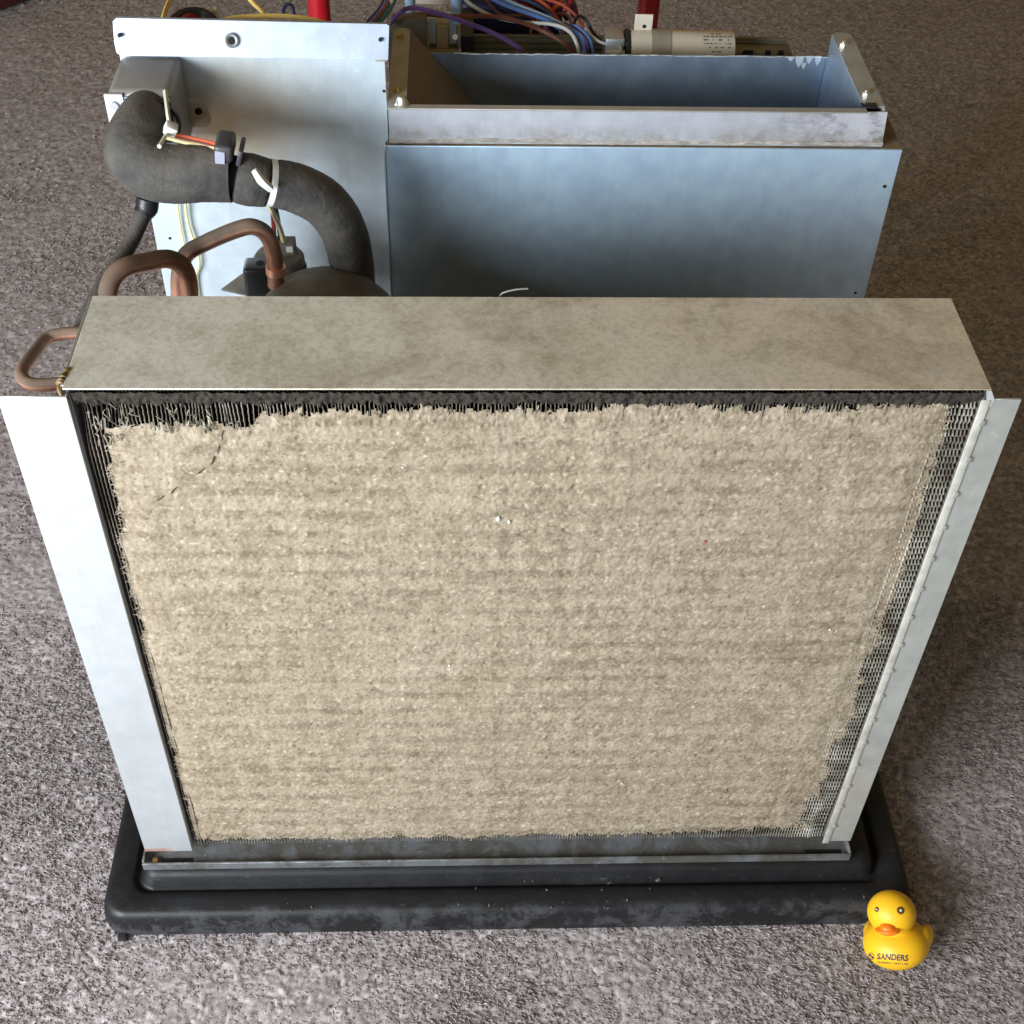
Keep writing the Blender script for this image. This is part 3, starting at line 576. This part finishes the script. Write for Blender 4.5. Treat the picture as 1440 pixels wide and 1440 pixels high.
b = MB(); b.prism([(-.0898, .3276, .5868), (-.0898, .4610, .5868), (.0150, .4610, .4620), (.0150, .3276, .4620)], (-.0010, 0, -.0010)); part(b, 'slanted_wall', 'wedge', bh, 'brown slanted plate inside the left of the outlet')
bw = MB(); nB = 60; xs_ = [-.089 + .374 * k / nB for k in range(nB + 1)]
tops = [(x_, .4625, .5655 + (random.uniform(-.0006, .0004))) for x_ in xs_]
bw.prism([(-.089, .4625, .42)] + tops + [(.285, .4625, .42)], (0, .0014, 0)); part(bw, 'back_wall', 'inner', bh)
b = MB(); b.tube([(x_, .4622, .5652 + random.uniform(-.0005, .0005)) for x_ in xs_[6:]], .0005, 5, 2, 1.3); part(b, 'worn_edge', 'bright', bh)
b = MB()
for px, py, w_, h_ in ((1124, 85, .004, .007), (1138, 83, .003, .005), (1150, 84, .003, .006), (1112, 82, .003, .003), (1130, 92, .0022, .004)):
    q = at(px, py, y=.4622); b.prism([(q.x - w_, .4622, q.z + h_ * .6), (q.x + w_, .4622, q.z + h_ * .6), (q.x + w_ * .8, .4622, q.z - h_ * .2), (q.x + w_ * .1, .4622, q.z - h_), (q.x - w_ * .7, .4622, q.z - h_ * .3)], (0, -.0005, 0))
part(b, 'peeled_patch', plain('bare_zinc', (.75, .85, .93), .35, .4, .1, 80), bh, 'pale flaking patch on the back wall')
b = MB(); b.box((-.088, .328, .4185), (.284, .4620, .4200)); part(b, 'duct_floor', 'inner', bh)
b = MB(); b.box((bx0, by1 - .0013, -.0105), (bx1, by1, .553)); part(b, 'rear_wall', 'panel', bh)
for px, py in ((563, 52), (560, 128), (1186, 62), (1218, 131)):
    q = at(px, py, z=.5887); b = MB(); b.cyl(q - Vector((0, 0, .004)), q + Vector((0, 0, .0035)), .0022, n=12); b.cyl(q - Vector((0, 0, .001)), q + Vector((0, 0, .0014)), .0038, n=6); part(b, 'screw', 'brass' if px < 700 else 'screw', bh)
q = at(565, 144, z=.590); b = MB(); b.lathe(q - Vector((0, 0, .003)), [(0, .009), (.003, .0085), (.0046, .006), (.0050, .003), (.0060, .002), (.0060, 0), (0, 0)], 20); part(b, 'bolt', 'screw', bh)
q = at(1222, 149, z=.5885); b = MB(); b.box(q - Vector((.006, .003, .0008)), q + Vector((.007, .005, .0006))); b.bevel(.0006); part(b, 'tar_smear', 'blackplas', bh)
# grey box with the hose
b = MB(); b.box((-.3120, .2700, .560), (-.2640, .3300, .6265)); b.bevel(.006, 3); jb = part(b, 'grey_box', 'box', label='grey steel box on the bulkhead where the hose leaves')
b = MB(); b.prism([(-.2995, .2700, .6225), (-.2665, .2700, .6225), (-.2645, .2700, .618), (-.2645, .2700, .575), (-.2995, .2700, .575)], (0, -.0012, 0)); part(b, 'face_plate', 'boxface', jb)
b = MB(); b.prism([(-.3135, .2698, .6250), (-.3000, .2698, .6250), (-.2985, .2698, .6080), (-.3030, .2698, .6010), (-.3135, .2698, .5900)], (0, -.0022, 0)); b.bevel(.0005, 1); tb = part(b, 'mounting_tab', 'bright', jb)
b = MB(); b.lathe((-.3068, .2677, .6160), [(0, .0018), (.0030, .0018), (.0036, .0006), (.0042, 0)], 20, (0, -1, 0)); part(b, 'bolt', 'metal', jb)
b = MB(); b.lathe((-.2815, .2690, .6040), [(.0205, 0), (.0225, .0014), (.0225, .004), (.0195, .004)], 32, (0, -1, -.2)); part(b, 'collar', 'blackplas', jb)
# insulated hose in three sleeves
def hose(pts, rr, lab):
    b = MB(); b.tube([at(px, py, y=yy) for px, py, yy in pts], rr, 28, 10, .012); return part(b, 'foam_sleeve', 'foam', label=lab, ang=70)
h1 = hose([(210, 158, .280), (206, 166, .266), (195, 186, .244), (188, 212, .228), (206, 236, .218), (242, 245, .216), (285, 244, .216), (326, 246, .216)], [.0195, .0200, .0212, .0220, .0222, .0215, .0210, .0202], 'thick dark foam sleeve curling down from the grey box')
h2 = hose([(332, 249, .217), (336, 250, .217), (352, 253, .217), (374, 257, .219), (380, 258, .219)], [.0165, .0188, .0196, .0180, .0160], 'short foam sleeve between the clip and the cable tie')
h3 = hose([(381, 257, .221), (388, 258, .221), (420, 266, .224), (456, 286, .230), (481, 320, .238), (493, 362, .246), (498, 410, .252), (500, 470, .256)], [.0150, .0178, .0188, .0188, .0184, .0180, .0180, .0180], 'long foam sleeve bending down to the compressor')
b = MB(); b.tube([at(323, 247, y=.217), at(340, 251, y=.217)], .0155, 20, 4); part(b, 'pipe_core', 'dark')
def ring(c, axis, r, w, mt, name, lab=None, n=36):
    b = MB(); b.lathe(c, [(r - .001, -w), (r + .0008, -w), (r + .0008, w), (r - .001, w)], n, axis); return part(b, name, mt, label=lab)
c_ = at(381, 257, y=.220); ax = at(395, 260, y=.2215) - at(365, 255, y=.2185)
t1 = ring(c_, ax, .0168, .0022, 'nylon', 'cable_tie', 'white cable tie round the hose')
q = at(368, 256, y=.196); b = MB(); b.tube([q + Vector((-.0045, 0, .010)), q + Vector((0, -.001, .002)), q + Vector((.006, .002, -.007))], [.0024, .0036, .0030], 4, 4); part(b, 'tie_head', 'nylon', t1)
b = MB(); b.tube([at(232, 128, y=.262), at(236, 160, y=.240), at(238, 180, y=.232), at(230, 196, y=.216), at(224, 206, y=.203)], [.0017, .0017, .0016, .0016, .0018], 5, 6); t2 = part(b, 'cable_tie', plain('cream_nylon', (.60, .56, .44), .45, 0, .1, 50), label='cream cable tie hanging beside the grey box')
q = at(240, 181, y=.228); b = MB(); b.box(q - Vector((.0045, .004, .004)), q + Vector((.0045, .004, .004)), Euler((.3, .5, .2))); b.bevel(.001); part(b, 'tie_head', 'nylon', t2)
# sensor clip on top of the hose
q = at(318, 208, y=.216)
b = MB(); b.box(q + Vector((-.0075, -.012, -.006)), q + Vector((.0060, .014, .0075)), Euler((.0, .12, 0))); b.bevel(.003, 3); sc = part(b, 'hose_clip', 'clipgrey', label='dark plastic clip gripping the hose')
b = MB(); b.box(q + Vector((-.0066, -.0128, -.006)), q + Vector((.0006, -.0116, .0040)), Euler((.0, .12, 0))); b.bevel(.0004, 1); part(b, 'clip_pad', 'clipface', sc)
b = MB(); b.box(q + Vector((.0085, -.010, -.0100)), q + Vector((.0120, .012, .0030)), Euler((0, .3, 0))); b.bevel(.0012); part(b, 'clip_jaw', 'clipgrey', sc)
# copper pipes
def pipe(pts, r, mt='copper', name='copper_pipe', lab=None, n=14):
    b = MB(); b.tube([at(px, py, y=yy) for px, py, yy in pts], r, n, 8); return part(b, name, mt, label=lab)
pa = pipe([(146, 470, .125), (150, 420, .128), (158, 392, .136), (176, 376, .146), (205, 369, .160), (235, 364, .176), (256, 374, .186), (265, 398, .190), (267, 450, .191)], .0070, lab='copper pipe arching up from the left end of the coil')
pb = pipe([(256, 470, .205), (252, 420, .205), (252, 385, .205), (262, 358, .206), (288, 342, .207), (330, 324, .210), (356, 319, .213), (376, 332, .217), (386, 362, .219), (388, 402, .219)], .0064, lab='copper pipe looping over to the compressor')
q0, q1 = at(387.5, 374, y=.219), at(388, 384, y=.219); b = MB(); b.cyl(q0, q1, .0079, n=18); part(b, 'braze_joint', 'copper_clean', pb)
pc = pipe([(206, 292, .214), (184, 340, .190), (160, 380, .160), (137, 416, .130), (112, 470, .098)], .0060, 'foam', 'thin_hose', 'thin dark hose hanging below the foam sleeve')
b = MB(); b.tube([at(208, 278, y=.214), at(206, 292, y=.212), at(200, 302, y=.208)], [.0085, .0088, .0070], 14, 4); part(b, 'fitting', 'blackplas', pc)
q = at(172, 366, y=.172); 
# wires ----------------------------------------------------------------
def wire(pts, col, r=.0016, lab=None, name='wire', n=7, sub=8):
    b = MB(); b.tube([at(px, py, y=yy) for px, py, yy in pts], r, n, sub); return part(b, name, 'w_' + col, label=lab)
wire([(232, 187, .232), (262, 193, .230), (290, 199, .224), (312, 206, .216)], 'orange', .0016, 'orange wire tucked along the hose')
wire([(232, 190, .230), (262, 197, .228), (290, 203, .222), (312, 209, .215)], 'brown', .0016, 'brown wire tucked along the hose')
wire([(230, 193, .229), (262, 201, .226), (290, 206, .221), (310, 211, .214)], 'pale', .0014, 'pale yellow wire tucked along the hose')
wire([(374, 280, .215), (384, 300, .235), (394, 322, .262), (399, 340, .277)], 'pale', .0022, 'pale yellow wire from the cable tie to the switch')
wire([(383, 280, .226), (384, 305, .250), (386, 336, .279)], 'crimson', .0020, 'crimson wire dropping to the switch')
wire([(384, 278, .222), (390, 305, .250), (395, 338, .280)], 'black', .0020, 'black wire dropping to the switch')
wire([(249, 270, .322), (250, 290, .326), (254, 320, .327), (259, 350, .327), (262, 430, .326)], 'pale', .0010, 'thin pale wire down the bulkhead, left of the pair')
wire([(259, 270, .320), (261, 290, .325), (266, 320, .326), (277, 350, .326), (280, 372, .326), (276, 392, .327), (282, 440, .327)], 'pale', .0013, 'thin pale wire down the bulkhead, right of the pair')
wire([(700, 424, .108), (706, 413, .108), (724, 407.5, .112), (742, 406, .116)], 'white', .0006, 'pale stray strand poking up behind the top plate')
# wires behind the bulkhead
wire([(226, 60, .40), (229, 30, .42), (234, 12, .46), (242, -6, .50)], 'yellow', .0022, 'yellow wire rising at the far left behind the bulkhead')
wire([(345, -8, .52), (358, 6, .50), (370, 18, .47), (380, 40, .44)], 'yellow', .0021, 'yellow wire dropping in from the top edge')
wire([(296, 36, .352), (320, 27, .354), (350, 23.5, .358), (400, 23, .362), (440, 28, .360), (480, 40, .352)], 'yellow', .0021, 'yellow wire lying along the top of the bulkhead')
wire([(240, 34, .38), (252, 22, .40), (272, 17, .41), (290, 21, .41), (306, 34, .40)], 'black', .0042, 'black sleeve looped over a red wire')
wire([(250, 38, .38), (262, 26, .40), (276, 23, .41), (292, 29, .41), (300, 40, .40)], 'crimson', .0040, 'crimson wire inside the black loop')
q = at(298, 21, y=.42); b = MB(); b.box(q - Vector((.007, .003, .005)), q + Vector((.006, .003, .005)), Euler((.2, -.25, 0))); b.bevel(.001); part(b, 'white_plug', 'nylon', label='small white plug on the yellow wire')
wire([(398, 26, .50), (399, 12, .50), (404, 6, .50), (411, 9, .50), (414, 20, .50), (424, 26, .50)], 'deepblue', .0016, 'small dark blue loop of wire near the red tube')
for k, (col, dx) in enumerate((('black', 0), ('blue', 4), ('crimson', 8), ('green', 12), ('teal', 17))):
    wire([(508 + dx, 40, .44), (520 + dx, 28, .45), (534 + dx * .9, 12, .47), (544 + dx * .9, -8, .50)], col, .0017, col.replace('teal', 'dark teal') + ' wire in the bundle behind the blower corner')
wire([(546, 34, .46), (549, 16, .47), (552, -6, .49)], 'white', .0018, 'white wire beside the bundle')
# terminal block
tb_y = .53
b = MB(); q0, q1 = at(598, 92, y=tb_y), at(647, 28, y=tb_y)
b.box((q0.x, tb_y - .004, q0.z - .01), (q1.x, tb_y + .020, q0.z + .018)); b.box((q0.x, tb_y + .004, q0.z + .018), (q1.x, tb_y + .020, q1.z - .004))
for px0, px1 in ((598, 604), (614, 631), (643, 647)):
    u0, u1 = at(px0, 60, y=tb_y), at(px1, 60, y=tb_y); b.box((u0.x, tb_y - .003, q0.z + .018), (u1.x, tb_y + .004, q1.z - .006))
b.bevel(.0008, 1); tbk = part(b, 'terminal_block', 'tan', label='tan terminal block with slotted spade terminals')
for px in (608, 637):
    u_ = at(px, 46, y=tb_y - .001); b = MB(); b.box(u_ - Vector((.0032, .001, .010)), u_ + Vector((.0032, .001, .014))); part(b, 'spade_terminal', 'metal', tbk)
    u_ = at(px, 62, y=tb_y + .001); b = MB(); b.box(u_ - Vector((.004, .001, .007)), u_ + Vector((.004, .0022, .007))); part(b, 'slot', 'rail', tbk)
u_ = at(640, 52, y=tb_y - .004); b = MB(); b.cyl(u_, u_ + Vector((0, -.002, .001)), .0026, n=12); part(b, 'terminal_screw', 'screw', tbk)
for px, py in ((577, 8), (641, 8)):
    b = MB(); b.tube([at(px - 1, py - 18, y=.528), at(px, py, y=.526), at(px + 1, py + 12, y=.524), at(px, py + 22, y=.524)], [.0055, .0048, .0036, .0060], 10, 4); part(b, 'spade_boot', 'w_lightblue', label='pale blue crimp boot over a spade terminal')
q = at(610, -2, y=.56); b = MB(); b.box(q - Vector((.020, .004, .004)), q + Vector((.019, .004, .010))); b.bevel(.001); part(b, 'cream_housing', 'cap', label='cream plastic housing above the terminal block')
b = MB(); q0, q1 = at(545, 50, y=.50), at(600, 20, y=.50); b.box((q0.x, .495, q0.z - .05), (q1.x, .51, q1.z - .003)); b.bevel(.002); part(b, 'dusty_bracket', 'greydust', label='dusty grey bracket behind the outlet corner')
b = MB(); q0, q1 = at(648, 95, y=.545), at(666, 48, y=.545); b.box((q0.x, .54, q0.z - .02), (q1.x, .60, q1.z)); part(b, 'black_divider', 'blackplas', label='black divider plate right of the terminal block')
# rail and capacitor
ry = .556; r0, r1 = at(665, 50, y=ry), at(1108, 50, y=ry); zt = r0.z
b = MB(); b.box((r0.x, ry, zt - .06), (r1.x, ry + .004, zt)); rl = part(b, 'mounting_rail', 'rail', label='olive metal rail with long ribs behind the blower')
for k in range(5):
    z = zt - .0035 - k * .0058; b = MB(); b.box((r0.x + .001, ry - .0018, z - .0014), (r1.x - .001 if k else r1.x, ry, z + .0014)); b.bevel(.0005, 1); part(b, 'rib', 'rail', rl)
cy, cr_ = .530, .0190; cA = at(884, 72, y=cy - .004); cB = at(1030, 72, y=cy - .004); cz = at(960, 48.5, y=cy).z - cr_ * .86
b = MB(); b.lathe((cA.x, cy, cz), [(0, 0), (cr_ * .9, 0), (cr_, .0012), (cr_, cB.x - cA.x - .001), (cr_ * .96, cB.x - cA.x), (0, cB.x - cA.x)], 40, (1, 0, 0)); cpx = part(b, 'capacitor', 'cap', label='cream cylindrical capacitor lying behind the blower box')
b = MB(); b.lathe((cA.x - .0045, cy, cz), [(0, 0), (cr_ * .95, 0), (cr_ * 1.05, .001), (cr_ * 1.05, .004), (0, .0045)], 40, (1, 0, 0)); part(b, 'end_ring', 'blackplas', cpx)
q0, q1 = at(914, 60, y=cy), at(941, 60, y=cy); b = MB(); b.lathe((q0.x, cy, cz), [(cr_, 0), (cr_ + .0009, 0), (cr_ + .0009, q1.x - q0.x), (cr_, q1.x - q0.x)], 40, (1, 0, 0)); bnd = part(b, 'strap', 'band', cpx)
q0, q1 = at(891, 46, y=cy + .004), at(919, 20, y=cy + .004); b = MB(); b.box((q0.x, cy + .003, cz + cr_ * .6), (q1.x, cy + .0045, q1.z)); b.bevel(.0004, 1); part(b, 'strap_tab', 'cap', cpx, 'upright tab of the capacitor strap with a screw hole')
q = at(906, 37, y=cy + .003); b = MB(); b.cyl(q + Vector((0, .001, 0)), q + Vector((0, -.0005, 0)), .0018, n=12); part(b, 'screw_hole', 'dark', cpx)
# illegible print on the sleeve, wrapped round the cylinder
b = MB()
for row_ in range(7):
    ang = R(100 + row_ * 11); x_ = cB.x - .030
    while x_ < cB.x - .003:
        w_ = random.uniform(.0008, .0035)
        if True:
            c2, s2 = math.cos(ang), math.sin(ang); r_ = cr_ + .00015
            t_ = R(2.6 if row_ < 3 else 1.6)
            p = [(x_, cy + r_ * math.cos(ang - t_), cz + r_ * math.sin(ang - t_)), (x_ + w_, cy + r_ * math.cos(ang - t_), cz + r_ * math.sin(ang - t_)), (x_ + w_, cy + r_ * math.cos(ang + t_), cz + r_ * math.sin(ang + t_)), (x_, cy + r_ * math.cos(ang + t_), cz + r_ * math.sin(ang + t_))]
            if random.random() < (.75 if row_ < 4 else .5): b.bm.faces.new([b.bm.verts.new(v) for v in p])
        x_ += w_ + random.uniform(.0006, .0016)
part(b, 'label_print', 'grey_ink', cpx, 'small dark print on the capacitor sleeve', 'stuff')
q0, q1 = at(850, 76, y=.52), at(879, 54, y=.52); b = MB(); b.box((q0.x, .518, q0.z - .02), (q1.x, .545, q1.z)); b.bevel(.0015); ct = part(b, 'capacitor_terminal', 'metal', label='zinc terminal box left of the capacitor')
b = MB(); b.box((q0.x, .512, q0.z - .02), (q1.x, .518, q0.z + .0055)); b.box((q0.x + .013, .511, q0.z + .0050), (q0.x + .0145, .517, q0.z + .010)); part(b, 'terminal_clip', 'nylon', ct)
b = MB(); q0, q1 = at(1030, 80, y=.545), at(1112, 68, y=.545); b.box((q0.x, .535, q0.z - .02), (q1.x, ry - .002, q1.z)); b.bevel(.001); part(b, 'lower_rail', 'rail')
for px in (1052, 1080, 1098):
    q = at(px, 74, y=.5345); b = MB(); b.box(q - Vector((.005 if px < 1060 else .0028, .0008, .003)), q + Vector((.005 if px < 1060 else .0028, .001, .0022))); b.bevel(.0006, 1); part(b, 'screw_hole', 'dark', rl)
# dark blue choke with the wire bundle over it
q = at(728, 22, y=.62); b = MB(); b.box((q.x - .058, .602, q.z - .035), (q.x + .044, .66, q.z + .022)); b.bevel(.008, 3); part(b, 'control_transformer', 'navy', label='dark navy wrapped transformer behind the rail')
b = MB(); q = at(790, 42, y=.598); b.box(q - Vector((.022, .004, .006)), q + Vector((.018, .004, .003))); b.bevel(.0015); part(b, 'black_sleeve', 'blackplas')
for k in range(7):
    x0, y0 = 735 + 9 * k, -8 + 2 * (k % 3)
    wire([(x0 - 22, y0 - 6, .60), (x0 - 2, y0 + 14 + 2 * k, .59), (x0 + 8, y0 + 18, .59), (x0 + 14 + (6 - k) * 3, y0 + 8 + (k % 2) * 22, .60)], ('crimson', 'orange', 'crimson', 'crimson', 'orange', 'black', 'crimson')[k], .0026, ('crimson', 'orange', 'crimson', 'crimson', 'orange', 'black', 'crimson')[k] + ' wire in the tangle above the transformer')
for k in range(4):
    wire([(790 + 4 * k, -8, .60), (800 + 3 * k, 8, .60), (806 + 2 * k, 24, .60)], ('purple', 'black', 'purple', 'brown')[k], .0016)
wire([(548, 34, .49), (560, 20, .49), (578, 11, .49), (610, 17, .49), (650, 30, .49), (690, 45, .49), (725, 64, .49), (752, 88, .49)], 'purple', .0021, 'purple wire sagging over the outlet back wall')
wire([(560, 28, .51), (590, 20, .51), (640, 23, .52), (690, 23, .53), (725, 29, .53), (760, 42, .53), (792, 60, .52), (822, 88, .52)], 'brown', .0022, 'brown wire running right to the capacitor')
wire([(648, -8, .55), (662, 6, .55), (690, 22, .54), (730, 31, .54), (775, 34, .53), (800, 44, .52), (811, 62, .51), (816, 88, .51)], 'white', .0017, 'white wire curving across to the capacitor')
wire([(676, -10, .57), (712, 8, .56), (752, 22, .55), (790, 38, .53), (815, 52, .52), (826, 88, .51)], 'blue', .0019, 'bright blue wire curving across to the capacitor')
wire([(690, -10, .575), (730, 8, .565), (770, 24, .55), (800, 40, .53), (818, 54, .52), (822, 88, .51)], 'lightblue', .0018, 'pale blue wire beside the bright blue one')
for k, col in enumerate(('purple', 'purple', 'black', 'blue')):
    wire([(784 + 3 * k, 33 + k, .54), (806 + 2 * k, 42 - k, .53), (822 + 2.5 * k, 58, .52), (824 + 3.4 * k, 88, .515)], col, .0019)
for k in range(16):
    col = random.choice(['blue', 'purple', 'crimson', 'white', 'black', 'deepblue', 'brown', 'orange']); x0 = random.uniform(665, 780); x1 = random.uniform(745, 822)
    wire([(x0, random.uniform(-14, -4), .595), ((x0 + x1) / 2 + random.uniform(-15, 15), random.uniform(2, 22), .585), (x1, random.uniform(20, 46), .575), (x1 + random.uniform(-6, 14), random.uniform(50, 62), .565)], col, random.uniform(.0011, .0018), None)
wire([(806, 46, .53), (808, 30, .54), (815, 23, .545), (825, 29, .545), (833, 44, .54), (846, 60, .53), (852, 64, .525)], 'black', .0016, 'black wire looping up left of the capacitor')
wire([(822, 40, .53), (832, 50, .53), (842, 58, .525), (852, 62, .52)], 'white', .0013)

# ---------------------------------------------------------------- red tubes and dark red thing behind
for (px, py), lab in (((449, 16), 'red tube standing behind the bulkhead by the yellow wire'), ((911, 20), 'red tube standing behind the capacitor tab')):
    q = at(px, py, y=.80); b = MB(); b.cyl((0, 0, 0), (0, 0, .92), .0125, n=28); o = part(b, 'red_tube', 'red', None, None); o.location = (q.x, .80, 0.002)
    tag(o, lab, 'tube', 'red tubes behind the unit')
b = MB(); pr = [(0, 0), (.24, 0), (.262, .006), (.270, .016), (.272, .05), (.268, .062), (.255, .068), (0, .070)]; b.lathe((0, 0, 0), pr, 64)
o = part(b, 'dark_red_base', 'maroon', None, None); o.location = (-1.118, 2.098, .002); tag(o, 'dark red rounded furniture base at the far upper left corner', 'furniture')

# ---------------------------------------------------------------- rubber duck
def evaluated(o):
    dg = bpy.context.evaluated_depsgraph_get(); dg.update(); return bpy.data.meshes.new_from_object(o.evaluated_get(dg))
b = MB()
b.sph((0, 0, .0265), 1, (.0360, .0370, .0265), 24); b.sph((0, -.006, .0250), 1, (.0345, .0300, .0240), 20)
b.sph((0, -.008, .0645), 1, (.0262, .0248, .0240), 24); b.sph((0, -.006, .047), 1, (.0200, .0190, .013), 16)
b.sph((0, .034, .0335), 1, (.0120, .0130, .0085), 14); b.sph((0, .042, .0370), 1, (.0060, .0070, .0045), 10)
for s_ in (-1, 1): b.sph((s_ * .0300, .012, .0310), 1, (.0075, .0195, .0120), 14)
duck = empty('rubber_duck', (0, 0, 0))
tag(duck, 'yellow rubber duck with orange beak on the carpet by the black tray corner', 'rubber duck')
tmp = b.build('duck_body', M['duck'], None)
md = tmp.modifiers.new('r', 'REMESH'); md.mode = 'VOXEL'; md.voxel_size = .0011; md.use_smooth_shade = True
ms = tmp.modifiers.new('s', 'SMOOTH'); ms.factor = .5; ms.iterations = 9
me = evaluated(tmp); bpy.data.objects.remove(tmp)
for p in me.polygons: p.use_smooth = True
body = link('body', me, M['duck'], duck)
yaw = Matrix.Rotation(R(-14), 3, 'Z')
bv = BVHTree.FromPolygons([yaw @ v.co for v in me.vertices], [p.vertices[:] for p in me.polygons])
b = MB(); b.sph((0, -.0330, .0555), 1, (.0136, .0090, .0032), 14); b.sph((0, -.0315, .0592), 1, (.0078, .0080, .0042), 12); b.sph((0, -.0305, .0525), 1, (.0105, .0078, .0030), 12)
bk_ = b.build('beak', M['beak'], None); md = bk_.modifiers.new('r', 'REMESH'); md.mode = 'VOXEL'; md.voxel_size = .0007; ms = bk_.modifiers.new('s', 'SMOOTH'); ms.iterations = 6
me2 = evaluated(bk_); bpy.data.objects.remove(bk_)
for p in me2.polygons: p.use_smooth = True
link('beak', me2, M['beak'], duck)
iy = yaw.inverted()
EL = R(26); fwd = Vector((0, math.cos(EL), -math.sin(EL))); up = Vector((0, math.sin(EL), math.cos(EL)))
org0 = Vector((0, 0, .045))
def onto(u, v, lift=.0003):
    h_, n_, _, _ = bv.ray_cast(org0 + Vector((1, 0, 0)) * u + up * v - fwd * .3, fwd)
    return (iy @ (h_ + n_ * lift), iy @ n_) if h_ else (None, None)
def decal(name, pts2, faces, mat, parent=duck, lift=.0003):
    vs = []
    for u, v in pts2:
        p, n_ = onto(u, v, lift); vs.append(p if p else Vector((0, 0, .02)))
    me_ = bpy.data.meshes.new(name); me_.from_pydata(vs, [], faces); return link(name, me_, mat, parent)
# head centre in the view plane
hc = yaw @ Vector((0, -.008, .0640)) - org0; hu, hv = hc.x, hc.dot(up)
for u, v, r in ((-.0232 * .92 + hu + .0062, .0035 + hv, .0030), (hu + .0095, .0020 + hv, .0042)):
    p, n_ = onto(u, v, 0)
    b = MB(); b.lathe(p, [(0, .0013), (r * .5, .0012), (r * .85, .0007), (r, -.0006)], 22, n_); e_ = b.build('eye', M['iris'], duck)
    b = MB(); b.lathe(p + n_ * .0012, [(0, .0006), (r * .25, .0004), (r * .36, -.0002)], 14, n_); b.build('pupil', M['nylon'], e_)
def text_mesh(txt, size, shear, off, spacing=1.0):
    cu = bpy.data.curves.new('t', 'FONT'); cu.body = txt; cu.size = size; cu.shear = shear; cu.offset = off; cu.align_x = 'LEFT'; cu.space_character = spacing; cu.resolution_u = 3
    o_ = bpy.data.objects.new('t', cu); COL.objects.link(o_); m_ = evaluated(o_); bpy.data.objects.remove(o_); return m_
def put_text(txt, name, u0, v0, width, slope, shear, off, spacing=1.0, hscale=1.0):
    m_ = text_mesh(txt, .006, shear, off, spacing); xs_ = [v.co.x for v in m_.vertices]; k = width / (max(xs_) - min(xs_)); x0 = min(xs_)
    pts2 = [(u0 + (v.co.x - x0) * k, v0 + v.co.y * k * hscale + slope * (v.co.x - x0) * k) for v in m_.vertices]
    return decal(name, pts2, [p.vertices[:] for p in m_.polygons], M['ink'])
TU, TV = -.0235, -.0338
put_text('SANDERS', 'lettering', TU + .0020, TV, .0330, -.06, .22, .00018, 1.0, 1.08)
put_text('PLUMBING | HEAT | AIR', 'lettering', TU + .0025, TV - .0042, .0315, -.06, .0, .00006, 1.15, 1.0)
cu_, cv_ = TU - .0038, TV + .0028; pts2, fcs = [], []
for k in range(25):
    t = 2 * math.pi * k / 24
    for r in (.0037, .0030): pts2.append((cu_ + r * math.cos(t) * .85, cv_ + r * math.sin(t)))
for k in range(24): fcs.append((2 * k, 2 * k + 2, 2 * k + 3, 2 * k + 1))
n0 = len(pts2)
for sgn in (1, -1):
    for a_ in np.linspace(0, 2 * math.pi, 13)[:-1]: pts2.append((cu_ + sgn * .0009 + .0012 * math.cos(a_), cv_ + sgn * -.0010 + .0013 * math.sin(a_)))
fcs += [tuple(range(n0, n0 + 12)), tuple(range(n0 + 12, n0 + 24))]
decal('round_emblem', pts2, fcs, M['ink'])
# pose: leaning back against the soft pile, turned to the camera
duck.rotation_mode = 'QUATERNION'
dl = Vector((.3600, -.0995, .03)); vd = (dl - cam.location).normalized(); rx_ = cam.rotation_euler.to_matrix() @ Vector((1, 0, 0)); rx_ = (rx_ - vd * rx_.dot(vd)).normalized(); uy_ = rx_.cross(vd)
zz_ = uy_ * math.cos(EL) - vd * math.sin(EL); yy_ = zz_.cross(rx_); rot = Matrix((rx_, yy_, zz_)).transposed() @ yaw
duck.rotation_quaternion = rot.to_quaternion(); duck.scale = (.845,) * 3
low = .845 * min((rot @ v.co).z for v in me.vertices)
duck.location = (.3600, -.0995, -low - .0012)
